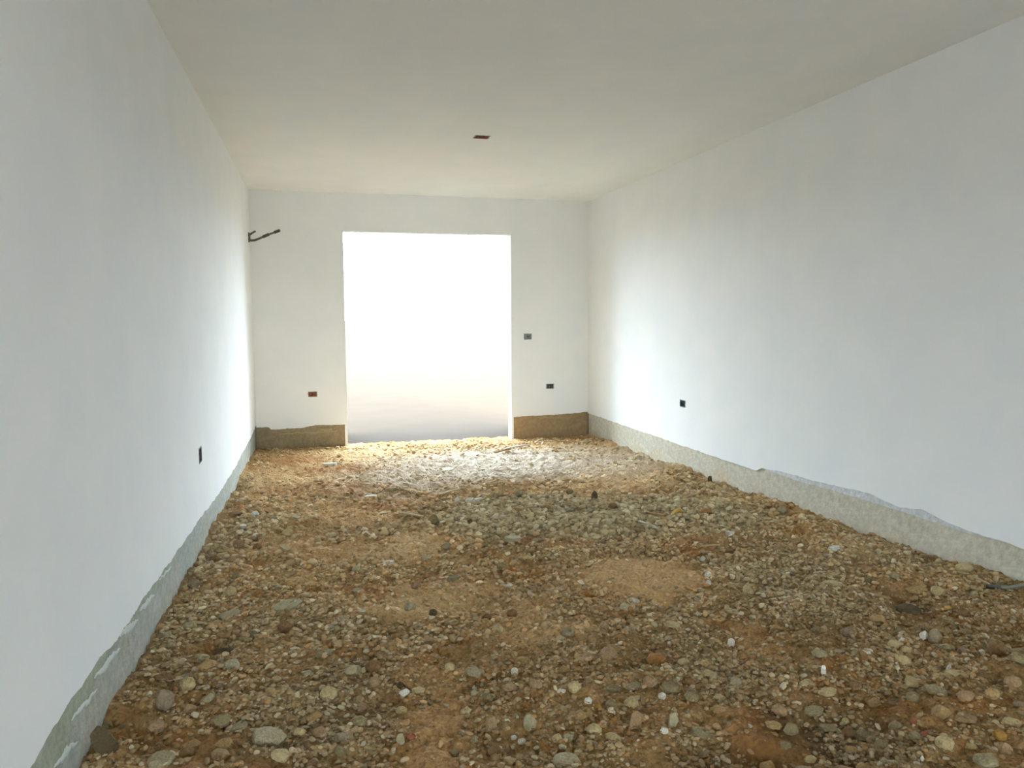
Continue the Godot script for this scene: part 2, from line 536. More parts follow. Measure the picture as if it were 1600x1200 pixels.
func build_bands() -> void:
	var m: Material = mats["cement"]
	var span := ZF - ZB
	var bl := group_node("baseboard_left", "structure")
	put(bl, "cement_band", band(Vector3(XL - 0.012, 0, ZB), Vector3(0, 0, 1), Vector3(1, 0, 0), 0.0, span, EDGE_L, -0.45, ["bfb6a2", "b3b6aa", "c6c6b8"], 2.0, 0.006), m, "structure")
	# undercoat left between the cement and the white finish near the camera, with pale smears along its lower edge
	put(bl, "undercoat", strip(Vector3(XL - 0.006, 0, ZB), Vector3(0, 0, 1), 5.3, 8.5, UNDER_L, EDGE_L, 0.004, ["a9ad96", "b3b8a4"], 4.0), m, "structure")
	for r in [[6.3, 6.62, 0.118, 0.022], [6.02, 6.24, 0.112, 0.026], [6.6, 6.86, 0.108, 0.016], [6.82, 7.02, 0.06, 0.02], [5.7, 5.98, 0.1, 0.022], [6.1, 6.3, 0.13, 0.02], [5.3, 5.6, 0.095, 0.012]]:
		put(bl, "plaster_smear", smear(Vector3(XL - 0.004, 0, ZB), r[0], r[1], r[2], r[3]), mats["skim"], "structure")
	var br := group_node("baseboard_right", "structure")
	put(br, "cement_band", band(Vector3(XR + 0.012, 0, ZB), Vector3(0, 0, 1), Vector3(-1, 0, 0), 0.0, span, EDGE_R, -0.45, ["d8c9ad", "d6d0bc", "e2dac8"], 6.0, 0.005), m, "structure")
	put(br, "undercoat", strip(Vector3(XR + 0.006, 0, ZB), Vector3(0, 0, 1), 3.9, 7.2, EDGE_R, UNDER_R, 0.002, ["e0e2e1", "e8eaea"], 9.0), m, "structure")
	var bb := group_node("baseboard_back", "structure")
	var left_top := [[XL, 0.021], [-0.57, 0.024], [-0.55, 0.0], [-0.2, 0.0], [0.309, 0.02]]
	var right_top := [[DOOR_R, 0.032], [3.29, 0.063]]
	put(bb, "cement_band", band(Vector3(0, 0, ZB - 0.012), Vector3(1, 0, 0), Vector3(0, 0, 1), XL, DOOR_L, left_top, -0.55, ["98835f", "a39271", "b5a486"], 12.0, 0.008), m, "structure")  # back bands browner than side bands: backlight and floor reflection in the tones
	put(bb, "cement_band", band(Vector3(0, 0, ZB - 0.012), Vector3(1, 0, 0), Vector3(0, 0, 1), DOOR_R, XR, right_top, -0.55, ["b99c70", "b09570", "c2aa84"], 14.0, 0.008), m, "structure")
	# crumbling pale ledges across the back bands
	for r in [[-0.46, 0.2, -0.065, 0.009, 0], [0.0, 0.14, -0.045, 0.012, 1], [2.66, 3.1, 0.01, 0.01, 0]]:
		var p := []
		var q := []
		for k in 14:
			var s := lerpf(r[0], r[1], k / 13.0)
			p.append(Vector3(s, float(r[2]) + 0.02 * noise.get_noise_2d(s * 9.0, 3.0), ZB - 0.012))
			q.append(float(r[3]) * (0.55 + 0.6 * absf(noise.get_noise_2d(s * 20.0, 8.0))))
		put(bb, "mortar_ledge", tube(p, q, 8), mats["mortar_tan"] if mats.has("mortar_tan") else mats["stone_cream"], "structure")

func strip(origin: Vector3, along: Vector3, u0: float, u1: float, low: Array, high: Array, rag: float, tones: Array, seed_: float) -> ArrayMesh:
	var n := int((u1 - u0) / 0.015)
	var v := PackedVector3Array()
	var c := PackedColorArray()
	var idx := PackedInt32Array()
	for i in n + 1:
		var s := lerpf(u0, u1, float(i) / n)
		var lo := edge_at(low, s) + rag * 2.0 * noise.get_noise_2d(s * 7.0, seed_)
		var hi := maxf(edge_at(high, s) + 0.02, lo + 0.002)
		var t := clampf(0.5 + noise.get_noise_2d(s * 3.0, seed_ + 2.0), 0.0, 1.0)
		for k in 3:
			v.append(origin + along * s + Vector3(0, lerpf(lo, hi, k / 2.0), 0))
			c.append(hexlin(tones[0]).lerp(hexlin(tones[1]), t))
	for i in n:
		for k in 2:
			var a := i * 3 + k
			idx.append_array([a, a + 1, a + 4, a, a + 4, a + 3])
	return indexed(v, c, idx)

func smear(origin: Vector3, u0: float, u1: float, y: float, h: float) -> ArrayMesh:
	var v := PackedVector3Array()
	var idx := PackedInt32Array()
	for i in 25:
		var f := i / 24.0
		var s := lerpf(u0, u1, f)
		var w := 1.7 * h * pow(sin(PI * clampf(f, 0.02, 0.98)), 0.6) * (0.55 + 0.7 * absf(noise.get_noise_2d(s * 24.0, y * 50.0)))
		var mid := y + 0.09 * (f - 0.5) * signf(u1 - u0) * 0.4 + 0.012 * noise.get_noise_2d(s * 15.0, y * 9.0)
		for k in 5:
			var t := k / 4.0 - 0.5
			v.append(origin + Vector3(0.003 * (1.0 - 4.0 * t * t), mid + t * w, s))
	for i in 24:
		for k in 4:
			var a := i * 5 + k
			idx.append_array([a, a + 1, a + 6, a, a + 6, a + 5])
	return indexed(v, PackedColorArray(), idx)

func build_floor() -> void:
	var xs := []
	var zs := []
	var step := 0.0165
	var n := int((XR - XL + 0.06) / step)
	for i in n + 1:
		xs.append(lerpf(XL - 0.03, XR + 0.03, float(i) / n))
	var z := ZB - 0.2
	while z < -1.3:
		zs.append(z)
		z += 0.016
	while z < ZF + 0.1:
		zs.append(z)
		z += 0.06
	var v := PackedVector3Array()
	var nr := PackedVector3Array()
	var c := PackedColorArray()
	var idx := PackedInt32Array()
	var wide: int = xs.size()
	var h := PackedFloat32Array()
	for zz in zs:
		for xx in xs:
			h.append(ground(xx, zz))
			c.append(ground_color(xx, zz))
	for j in zs.size():
		for i in wide:
			v.append(Vector3(xs[i], h[j * wide + i], zs[j]))
			var i0 := maxi(i - 1, 0)
			var i1 := mini(i + 1, wide - 1)
			var j0 := maxi(j - 1, 0)
			var j1 := mini(j + 1, zs.size() - 1)
			nr.append(Vector3(-(h[j * wide + i1] - h[j * wide + i0]) / (xs[i1] - xs[i0]), 1.0, -(h[j1 * wide + i] - h[j0 * wide + i]) / (zs[j1] - zs[j0])).normalized())
	for j in zs.size() - 1:
		for i in wide - 1:
			var a := j * wide + i
			idx.append_array([a, a + 1, a + wide + 1, a, a + wide + 1, a + wide])
	var arr := []
	arr.resize(Mesh.ARRAY_MAX)
	arr[Mesh.ARRAY_VERTEX] = v
	arr[Mesh.ARRAY_NORMAL] = nr
	arr[Mesh.ARRAY_COLOR] = c
	arr[Mesh.ARRAY_INDEX] = idx
	var mesh := ArrayMesh.new()
	mesh.add_surface_from_arrays(Mesh.PRIMITIVE_TRIANGLES, arr)
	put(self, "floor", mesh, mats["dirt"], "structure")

# ---------------------------------------------------------------- fittings
# An open junction box let into a wall: centre on the wall face, right and up along it, out into the room.
func junction_box(centre: Vector3, right: Vector3, out: Vector3, w: float, h: float, mat: Material, inside: Material, wires: int, label: String, d := 0.042) -> void:
	var up := out.cross(right)
	var o := group_node("junction_box")
	o.transform = Transform3D(Basis(right, up, out), centre)
	tag(o, label, "junction box", "junction boxes let into the walls and ceiling")
	var t := 0.004
	var st := begin()
	# four walls and a back, with a rounded lip proud of the plaster
	for r in [[-w / 2, -h / 2, w / 2, -h / 2], [w / 2, -h / 2, w / 2, h / 2], [w / 2, h / 2, -w / 2, h / 2], [-w / 2, h / 2, -w / 2, -h / 2]]:
		var a := Vector3(r[0], r[1], 0.002)
		var b := Vector3(r[2], r[3], 0.002)
		var ai := Vector3(a.x - signf(a.x) * t, a.y - signf(a.y) * t, 0.002)
		var bi := Vector3(b.x - signf(b.x) * t, b.y - signf(b.y) * t, 0.002)
		var back := Vector3(0, 0, -d)
		quad(st, a, b, bi, ai)
		quad(st, ai, bi, bi + back, ai + back)
		quad(st, a, a + back, b + back, b)
	put(o, "box_shell", done(st), mat)
	var bk := box_at(o, "back_plate", Vector3(-w / 2, -h / 2, -d - 0.003), Vector3(w / 2, h / 2, -d + 0.001), inside)
	bk.name = "back_plate"
	var local := RandomNumberGenerator.new()
	local.seed = int(absf(centre.x * 1000.0)) + int(absf(centre.z * 777.0))
	# broken mortar round the box
	var rim := begin()
	var steps := 28
	for k in steps:
		var q := []
		for e in [k, k + 1]:
			var a := TAU * float(e % steps) / steps
			var cx := clampf(cos(a) * 1.5, -1.0, 1.0) * w / 2.0
			var cy := clampf(sin(a) * 1.5, -1.0, 1.0) * h / 2.0
			var grow := 1.06 + 0.16 * absf(noise.get_noise_2d(cos(a) * 2.0 + centre.z * 3.0, sin(a) * 2.0 + centre.x * 3.0)) * 2.0
			q.append(Vector3(cx, cy, 0.0025))
			q.append(Vector3(cx * grow, cy * grow, 0.0005))
		quad(rim, q[0], q[2], q[3], q[1])
	put(o, "mortar_rim", done(rim), mats["mortar_grey"])
	for k in wires:
		var p0 := Vector3(local.randf_range(-0.3, 0.3) * w, -h * 0.3, -d * 0.8)
		var p1 := Vector3(local.randf_range(-0.3, 0.3) * w, local.randf_range(-0.1, 0.2) * h, -d * 0.25)
		var p2 := Vector3(local.randf_range(-0.35, 0.35) * w, local.randf_range(0.0, 0.35) * h, 0.004)
		put(o, "wire", tube([p0, p0.lerp(p1, 0.6) + Vector3(0, 0, 0.004), p1, p1.lerp(p2, 0.6), p2], [0.003, 0.003, 0.003, 0.003, 0.0028], 8), mats["wire"] if k % 2 == 0 else mats["copper_wire"])

func build_fittings() -> void:
	junction_box(Vector3(XL, 0.448, ZB + 4.28), Vector3(0, 0, -1), Vector3(1, 0, 0), 0.1, 0.088, mats["dark_plastic"], mats["dark_plastic"], 3, "dark junction box low on the left wall, seen edge-on")
	junction_box(Vector3(-0.0735, 0.388, ZB), Vector3(1, 0, 0), Vector3(0, 0, 1), 0.092, 0.055, mats["red_plastic"], mats["brick_red"], 2, "reddish-brown open junction box on the back wall left of the doorway", 0.02)
	junction_box(Vector3(2.527, 1.033, ZB), Vector3(1, 0, 0), Vector3(0, 0, 1), 0.088, 0.066, mats["green_plastic"], mats["green_fill"], 2, "grey-green switch box at hand height right of the doorway", 0.012)
	junction_box(Vector3(2.817, 0.407, ZB), Vector3(1, 0, 0), Vector3(0, 0, 1), 0.092, 0.058, mats["green_plastic"], mats["dark_plastic"], 3, "grey-green socket box low on the back wall near the right corner", 0.018)
	junction_box(Vector3(XR, 0.457, ZB + 2.6275), Vector3(0, 0, 1), Vector3(-1, 0, 0), 0.105, 0.062, mats["blue_plastic"], mats["blue_plastic"], 3, "blue junction box low on the long right wall")
	junction_box(Vector3(1.309, YC, -6.1545), Vector3(1, 0, 0), Vector3(0, -1, 0), 0.112, 0.105, mats["red_plastic"], mats["copper_wire"], 3, "brown ceiling box for a lamp in the middle of the ceiling")
	# pipe stubs that leave a hole high on the left wall by the corner
	var o := group_node("pipe_stub")
	o.position = Vector3(XL, 2.175, -9.0)
	tag(o, "grey insulated pipe ends sticking out high on the left wall by the back corner", "pipe")
	put(o, "pipe", tube([Vector3(-0.03, -0.035, 0), Vector3(0.03, -0.05, 0), Vector3(0.065, -0.048, 0.005), Vector3(0.1, -0.035, 0.01), Vector3(0.2, 0.01, 0.02), Vector3(0.335, 0.063, 0.03)], [0.013, 0.013, 0.013, 0.012, 0.011, 0.01], 14), mats["pipe_grey"])
	put(o, "insulation", tube([Vector3(0.15, -0.012, 0.015), Vector3(0.155, -0.01, 0.0155), Vector3(0.215, 0.017, 0.0215), Vector3(0.22, 0.019, 0.022)], [0.012, 0.016, 0.0165, 0.012], 14), mats["pipe_dark"])
	put(o, "end_cap", tube([Vector3(0.275, 0.039, 0.026), Vector3(0.28, 0.041, 0.026), Vector3(0.33, 0.061, 0.03), Vector3(0.338, 0.064, 0.031)], [0.011, 0.0165, 0.016, 0.010], 14), mats["pipe_dark"])
	put(o, "short_pipe", tube([Vector3(-0.03, 0.0, -0.005), Vector3(0.015, 0.012, -0.005), Vector3(0.04, 0.03, 0.0), Vector3(0.078, 0.052, 0.005)], [0.012, 0.012, 0.011, 0.010], 12), mats["pipe_grey"])
	var st := begin()
	for k in 20:
		var q := []
		for e in [k, k + 1]:
			var a := TAU * float(e % 20) / 20.0
			var r := 0.055 * (0.8 + 0.5 * noise.get_noise_2d(cos(a) * 3.0, sin(a) * 3.0))
			q.append(Vector3(-0.002, -0.018 + sin(a) * r * 1.25, cos(a) * r * 0.8))
			q.append(Vector3(0.02, -0.018 + sin(a) * r * 0.9, cos(a) * r * 0.5))
		quad(st, q[0], q[2], q[3], q[1])
		for pnt in [q[1], q[3], Vector3(0.024, -0.018, 0)]:
			st.add_vertex(pnt)
	put(o, "mortar_patch", done(st), mats["pipe_grey"])
	# hose along the foot of the right wall
	var hose := group_node("hose")
	var line := []
	var fat := []
	for p in [[3.155, -2.984], [3.211, -2.929], [3.269, -2.893], [3.275, -2.500], [3.270, -1.500], [3.270, -0.600]]:
		line.append(Vector3(p[0], ground(p[0], p[1]) + 0.012, p[1]))
		fat.append(0.0095)
	put(hose, "hose_tube", tube(line, fat, 14), mats["hose"])
	put(hose, "hose_end", tube([line[0] + (line[0] - line[1]).normalized() * 0.012, line[0] + (line[1] - line[0]).normalized() * 0.05], [0.0112, 0.0112], 14), mats["hose_end"])
	tag(hose, "grey-blue plastic hose end lying on the gravel against the right wall", "hose")

# ---------------------------------------------------------------- stones
func ico(level: int) -> Array:
	var t := (1.0 + sqrt(5.0)) / 2.0
	var v := []
	for p in [[-1, t, 0], [1, t, 0], [-1, -t, 0], [1, -t, 0], [0, -1, t], [0, 1, t], [0, -1, -t], [0, 1, -t], [t, 0, -1], [t, 0, 1], [-t, 0, -1], [-t, 0, 1]]:
		v.append(Vector3(p[0], p[1], p[2]).normalized())
	var f := [[0, 11, 5], [0, 5, 1], [0, 1, 7], [0, 7, 10], [0, 10, 11], [1, 5, 9], [5, 11, 4], [11, 10, 2], [10, 7, 6], [7, 1, 8], [3, 9, 4], [3, 4, 2], [3, 2, 6], [3, 6, 8], [3, 8, 9], [4, 9, 5], [2, 4, 11], [6, 2, 10], [8, 6, 7], [9, 8, 1]]
	for l in level:
		var mids := {}
		var g := []
		for tri in f:
			var m := []
			for e in [[0, 1], [1, 2], [2, 0]]:
				var a: int = mini(tri[e[0]], tri[e[1]])
				var b: int = maxi(tri[e[0]], tri[e[1]])
				var key := a * 100000 + b
				if not mids.has(key):
					mids[key] = v.size()
					v.append(((v[a] as Vector3) + (v[b] as Vector3)).normalized())
				m.append(mids[key])
			g.append([tri[0], m[0], m[2]])
			g.append([tri[1], m[1], m[0]])
			g.append([tri[2], m[2], m[1]])
			g.append([m[0], m[1], m[2]])
		f = g
	return [v, f]

# kind: "round" river pebble, "block" angular stone, "slab" flat piece, "shard" thin chip. Fits a unit cube about its centre.
func rock(kind: String, variant: int, level: int) -> ArrayMesh:
	var key := "%s%d_%d" % [kind, variant, level]
	if rocks.has(key):
		return rocks[key]
	if not rocks.has(level):
		rocks[level] = ico(level)
	var r := RandomNumberGenerator.new()
	r.seed = variant * 131 + kind.length() * 7 + kind.unicode_at(0)
	var planes := []
	if kind != "round":
		var count := {"block": 11, "slab": 7, "shard": 6}[kind] as int
		for k in count:
			var d := Vector3(r.randfn(), r.randfn(), r.randfn()).normalized()
			if kind != "block":
				var a := TAU * (k + r.randf_range(-0.3, 0.3)) / count
				d = Vector3(cos(a), r.randf_range(-0.35, 0.35), sin(a)).normalized()
			planes.append([d, r.randf_range(0.6, 0.9)])
		if kind != "block":
			for s in [-1.0, 1.0]:
				planes.append([Vector3(r.randf_range(-0.22, 0.22), s, r.randf_range(-0.22, 0.22)).normalized(), 0.38 if kind == "slab" else 0.2])
	else:
		for k in 3:
			planes.append([Vector3(r.randfn(), r.randfn(), r.randfn()).normalized(), r.randf_range(0.75, 0.9)])
	var off := Vector3(r.randf() * 50.0, r.randf() * 50.0, r.randf() * 50.0)
	var v: Array = rocks[level][0].duplicate()
	var lo := Vector3.ONE * 9.0
	var hi := -lo
	for i in v.size():
		var d: Vector3 = v[i]
		var rad := 1.05
		for p in planes:
			var c: float = d.dot(p[0])
			if c > 0.05:
				var lim: float = p[1] / c
				if kind == "round":
					rad = minf(rad, lerpf(rad, lim, 0.75) if lim < rad else rad)
				else:
					rad = minf(rad, lim)
		rad += (0.16 if kind == "round" else 0.05) * noise.get_noise_3dv(d * 1.2 + off) + 0.03 * noise.get_noise_3dv(d * 5.0 + off)
		v[i] = d * rad
		lo = lo.min(v[i])
		hi = hi.max(v[i])
	var st := SurfaceTool.new()
	st.begin(Mesh.PRIMITIVE_TRIANGLES)
	st.set_smooth_group(1 if kind == "round" else -1)
	for tri in rocks[level][1]:
		for k in [0, 2, 1]:
			st.add_vertex(((v[tri[k]] as Vector3) - (lo + hi) / 2.0) / (hi - lo))
	rocks[key] = done(st)
	return rocks[key]

# name, category, label, x, z, width, height, depth, turn, roll, shape, material
func lay(row: Array) -> void:
	var x: float = row[3]
	var z: float = row[4]
	var variant: int = absi(hash(row[2])) % 9
	var o := put(self, row[0], rock(row[10], variant, 3), mats["stone_" + str(row[11])])
	o.transform = Transform3D(Basis(Vector3.UP, float(row[8])) * Basis(Vector3(0, 0, 1), float(row[9])) * Basis.from_scale(Vector3(row[5], row[6], row[7])), Vector3(x, ground(x, z) + float(row[6]) * 0.3 + (0.008 if z < -4.4 else 0.0), z))
	tag(o, row[2], row[1], GROUPS[row[0]])

const GROUPS := {"stone": "loose stones on the rubble floor", "tile_fragment": "broken tile pieces on the floor", "brick_fragment": "broken brick pieces on the floor", "mortar_chunk": "lumps of mortar and concrete on the floor", "plaster_chip": "white plaster chips on the floor", "soil_clod": "dark clods of earth"}

func build_stones() -> void:
	for row in [
		["mortar_chunk", "mortar chunk", "largest pale angular lump of mortar, pitted on top, front left", -0.187, -2.463, 0.122, 0.053, 0.092, -0.55, -0.10, "slab", "pale"],
		["stone", "stone", "long oval grey-white stone lying alone above the front gravel, left", -0.172, -3.71, 0.14, 0.039, 0.105, -0.20, 0.00, "slab", "pale"],
		["stone", "stone", "big smooth grey-brown stone standing at the foot of the left wall", -0.54, -2.75, 0.066, 0.082, 0.056, -0.25, 0.00, "round", "mauve"],
		["stone", "stone", "round pale grey stone just above the small white pebble, left front", -0.346, -3.008, 0.059, 0.046, 0.05, -0.25, 0.00, "round", "pale"],
		["stone", "stone", "small bright white oval pebble in the front left gravel", -0.433, -2.907, 0.042, 0.022, 0.036, -0.25, 0.00, "round", "white"],
		["stone", "stone", "small pinkish pebble next to the bright white oval pebble", -0.376, -2.876, 0.03, 0.021, 0.026, 0.05, 0.00, "round", "mauve"],
		["stone", "stone", "olive-brown angular stone left of the pitted mortar lump", -0.337, -2.599, 0.055, 0.051, 0.044, 0.25, 0.00, "block", "olive"],
		["stone", "stone", "tan wedge-shaped stone in front of the big smooth grey-brown stone", -0.451, -2.624, 0.042, 0.032, 0.034, -0.25, 0.00, "block", "tan"],
		["stone", "stone", "long grey stone leaning beside the olive-brown angular one", -0.283, -2.564, 0.059, 0.026, 0.047, 0.25, 0.30, "block", "grey"],
		["stone", "stone", "tan blocky stone with a flat top, below the olive-brown one", -0.32, -2.452, 0.064, 0.042, 0.051, -0.05, 0.00, "block", "tan"],
		["stone", "stone", "pinkish-brown wedge at the front edge, below the tan blocky stone", -0.318, -2.386, 0.058, 0.031, 0.047, -0.65, 0.00, "block", "pink"],
		["stone", "stone", "large grey block at the front edge near the left wall", -0.49, -2.409, 0.081, 0.045, 0.065, 0.10, 0.00, "block", "grey"],
		["mortar_chunk", "mortar chunk", "dark-edged shard of concrete tilted against the left wall, front", -0.661, -2.469, 0.066, 0.117, 0.053, 0.75, 0.50, "block", "dark"],
		["stone", "stone", "small olive rounded stone touching the foot of the left wall", -0.701, -2.671, 0.036, 0.035, 0.03, -0.25, 0.00, "round", "olive"],
		["soil_clod", "soil clod", "dark rough clod of earth near the left wall", -0.415, -3.293, 0.09, 0.078, 0.072, -0.25, 0.00, "block", "dark"],
		["stone", "stone", "pale smooth stone with a white fleck beside the dark clod", -0.476, -3.193, 0.051, 0.041, 0.044, -0.25, 0.00, "round", "pale"],
		["stone", "stone", "brown rounded stone against a tan one, by the left wall", -0.649, -4.154, 0.066, 0.054, 0.056, -0.25, 0.00, "round", "mauve"],
		["stone", "stone", "tan stone leaning on a brown rounded one, by the left wall", -0.585, -4.069, 0.059, 0.061, 0.047, 0.15, 0.00, "block", "tan"],
		["stone", "stone", "long pale pinkish wedge of stone left of the oval grey-white one", -0.425, -3.685, 0.101, 0.044, 0.081, 0.10, 0.15, "block", "pale"],
		["stone", "stone", "brown rounded stone just below the long oval grey-white one", -0.173, -3.446, 0.062, 0.048, 0.053, -0.25, 0.00, "round", "brown"],
		["stone", "stone", "small pale block beside the reddish strip of clay, left", -0.224, -3.957, 0.048, 0.037, 0.039, -0.25, 0.00, "block", "pale"],
		["plaster_chip", "plaster chip", "thin white flake left of the long oval stone", -0.347, -3.838, 0.044, 0.012, 0.035, -0.25, 0.00, "shard", "white"],
		["stone", "stone", "tan sharp-edged wedge above the pinkish triangular stone", -0.041, -2.564, 0.056, 0.031, 0.045, -0.05, 0.20, "block", "tan"],
		["stone", "stone", "pinkish triangular stone right of the pitted mortar lump", -0.025, -2.438, 0.049, 0.036, 0.039, -0.55, 0.00, "block", "pink"],
		["stone", "stone", "grey-brown rounded stone in the middle of the left front gravel", 0.1, -2.48, 0.053, 0.036, 0.045, -0.25, 0.00, "round", "olive"],
		["stone", "stone", "white block with a bluish side at the edge of the sandy path", 0.27, -2.668, 0.039, 0.03, 0.031, 0.15, 0.00, "block", "bluewhite"],
		["stone", "stone", "dark brown round stone behind the bluish-white block", 0.258, -2.748, 0.049, 0.04, 0.042, -0.25, 0.00, "round", "dark"],
		["stone", "stone", "cream flat stone on the sandy path right of the dark round one", 0.322, -2.702, 0.054, 0.017, 0.04, -0.25, 0.00, "slab", "cream"],
		["stone", "stone", "pale angular stone on the sandy path edge, below the bluish-white block", 0.247, -2.557, 0.04, 0.025, 0.032, -0.25, 0.00, "block", "cream"],
		["stone", "stone", "smooth red-brown pebble at the edge of the sandy path", 0.258, -2.367, 0.033, 0.02, 0.028, -0.25, 0.00, "round", "red"],
		["stone", "stone", "pale pointed stone touching the red-brown pebble", 0.223, -2.348, 0.028, 0.034, 0.023, -0.25, 0.00, "block", "pale"],
		["stone", "stone", "large cream-grey block at the front edge, right of the mortar lump", -0.137, -2.303, 0.061, 0.034, 0.049, -0.45, 0.00, "block", "cream"],
		["stone", "stone", "pale angular stone in the front left gravel, beyond the wedges", -0.07, -2.907, 0.044, 0.019, 0.035, -0.25, 0.00, "block", "pale"],
		["stone", "stone", "long olive stone at the back of the left front gravel", -0.006, -3.033, 0.076, 0.021, 0.057, 0.05, 0.00, "slab", "olive"],
		["plaster_chip", "plaster chip", "small white chip beyond the long olive stone", -0.125, -3.197, 0.037, 0.012, 0.028, -0.25, 0.00, "slab", "white"],
		["stone", "stone", "grey flat stone left of the long olive one", -0.191, -3.05, 0.065, 0.018, 0.049, -0.25, 0.00, "slab", "grey"],
		["stone", "stone", "small orange-tan pebble beside two blue-grey flakes", 0.297, -3.216, 0.041, 0.028, 0.035, -0.25, 0.00, "round", "orange"],
		["stone", "stone", "pale blue-grey flake, the left one of two beside an orange pebble", 0.212, -3.238, 0.047, 0.013, 0.035, 0.05, 0.00, "slab", "bluewhite"],
		["stone", "stone", "darker blue-grey flake touching an orange-tan pebble", 0.252, -3.227, 0.038, 0.011, 0.029, 0.15, 0.00, "slab", "grey"],
		["stone", "stone", "cream oval pebble in the front left gravel", -0.182, -2.877, 0.04, 0.02, 0.034, -0.25, 0.00, "round", "cream"],
		["stone", "stone", "cream round stone right of the top of the sandy path", 0.464, -2.841, 0.042, 0.037, 0.036, -0.25, 0.00, "round", "cream"],
		["stone", "stone", "thin pale splinter beside the cream round stone", 0.44, -2.894, 0.025, 0.012, 0.02, -0.75, 0.00, "shard", "pale"],
		["stone", "stone", "large grey stone at the left edge of the front centre gravel", 0.54, -2.745, 0.065, 0.041, 0.052, -0.25, 0.00, "block", "grey"],
		["stone", "stone", "white round pebble with a dark edge, front centre", 0.689, -2.714, 0.029, 0.036, 0.025, -0.25, 0.00, "round", "white"],
		["stone", "stone", "pinkish-tan broad stone in the front centre gravel", 0.638, -2.598, 0.051, 0.043, 0.041, -0.25, 0.00, "block", "pink"],
		["stone", "stone", "pinkish-brown wedge right of the broad pinkish-tan stone", 0.726, -2.543, 0.057, 0.04, 0.046, -0.65, -0.20, "block", "pink"],
		["stone", "stone", "small amber pebble above the pinkish-brown wedge", 0.714, -2.668, 0.031, 0.019, 0.026, -0.25, 0.00, "round", "amber"],
		["stone", "stone", "cream stone in front of a grey one, on sand, centre", 0.938, -2.923, 0.045, 0.029, 0.038, -0.25, 0.00, "round", "cream"],
		["stone", "stone", "grey rounded stone behind a cream one, on sand, centre", 0.991, -2.981, 0.054, 0.039, 0.046, -0.25, 0.00, "round", "grey"],
		["stone", "stone", "cream oval stone on the right edge of the sandy path", 0.457, -2.474, 0.039, 0.02, 0.033, -0.25, 0.00, "round", "cream"],
		["stone", "stone", "upright pinkish stone like a small pyramid, front centre", 0.519, -2.354, 0.04, 0.068, 0.032, -0.05, 0.00, "block", "pink"],
		["mortar_chunk", "mortar chunk", "pale knobbly upright lump right of the pinkish pyramid stone", 0.645, -2.337, 0.044, 0.063, 0.035, -0.25, 0.00, "block", "pale"],
		["stone", "stone", "cream egg-shaped stone near the front edge, centre", 0.706, -2.232, 0.035, 0.036, 0.029, -0.25, 0.00, "round", "cream"],
		["stone", "stone", "grey angular stone touching the cream egg-shaped one", 0.743, -2.238, 0.035, 0.035, 0.028, -0.25, 0.00, "block", "grey"],
		["stone", "stone", "white round pebble in front of the pale knobbly lump", 0.602, -2.281, 0.027, 0.021, 0.023, -0.25, 0.00, "round", "white"],
		["stone", "stone", "smaller bluish-white pebble beside the white round one", 0.582, -2.305, 0.021, 0.015, 0.018, -0.25, 0.00, "round", "bluewhite"],
		["stone", "stone", "pale small pebble below the large grey stone, front centre", 0.513, -2.609, 0.028, 0.025, 0.023, -0.25, 0.00, "round", "pale"],
		["stone", "stone", "pale pinkish round pebble below the broad pinkish-tan stone", 0.651, -2.511, 0.029, 0.024, 0.025, -0.25, 0.00, "round", "cream"],
		["stone", "stone", "olive upright stone at the front edge of the sandy path", 0.378, -2.238, 0.026, 0.032, 0.022, -0.25, 0.00, "round", "olive"],
		["stone", "stone", "white rounded pebble beside an amber one, front centre", 0.877, -2.419, 0.029, 0.026, 0.024, -0.25, 0.00, "round", "white"],
		["stone", "stone", "amber pebble beside a white one, front centre", 0.896, -2.376, 0.031, 0.022, 0.026, -0.25, 0.00, "round", "amber"],
		["stone", "stone", "tan rounded stone above the cream egg-shaped one", 0.819, -2.326, 0.049, 0.028, 0.042, -0.25, 0.00, "round", "tan"],
		["stone", "stone", "small flat white stone in the front centre gravel", 0.803, -2.492, 0.032, 0.009, 0.024, -0.25, 0.00, "slab", "white"],
		["stone", "stone", "purplish long pebble near the front edge, centre", 0.597, -2.185, 0.034, 0.009, 0.025, -0.25, 0.00, "slab", "mauve"],
		["stone", "stone", "grey pebble below the purplish long one", 0.563, -2.159, 0.027, 0.02, 0.023, -0.25, 0.00, "round", "grey"],
		["stone", "stone", "cream block at the very front edge, centre", 0.529, -2.133, 0.033, 0.014, 0.026, -0.25, 0.00, "block", "cream"],
		["mortar_chunk", "mortar chunk", "large rough grey lump of mortar at the front edge, centre", 0.69, -2.096, 0.081, 0.035, 0.064, -0.15, 0.00, "block", "pale"],
		["stone", "stone", "large smooth orange-tan stone, the brightest of the front gravel", 1.26, -2.698, 0.078, 0.054, 0.066, 0.10, 0.00, "round", "orange"],
		["stone", "stone", "cream-grey stone with a white tip right of the orange-tan one", 1.354, -2.65, 0.043, 0.031, 0.036, -0.25, 0.00, "round", "cream"],
		["stone", "stone", "tan pebble in a line right of the orange-tan stone", 1.436, -2.619, 0.045, 0.022, 0.038, -0.25, 0.00, "round", "tan"],
		["stone", "stone", "large olive-grey domed stone below the orange-tan one", 1.2, -2.448, 0.069, 0.043, 0.059, -0.25, 0.00, "round", "olive"],
		["stone", "stone", "pinkish stone left of the olive-grey domed one", 1.13, -2.464, 0.051, 0.041, 0.043, -0.25, 0.00, "round", "pink"],
		["stone", "stone", "white pebble in front of the olive-grey domed stone", 1.134, -2.377, 0.029, 0.027, 0.025, -0.25, 0.00, "round", "white"],
		["stone", "stone", "long grey-brown slab of stone beside the dark hollow", 1.17, -2.15, 0.078, 0.022, 0.059, -0.65, 0.00, "slab", "grey"],
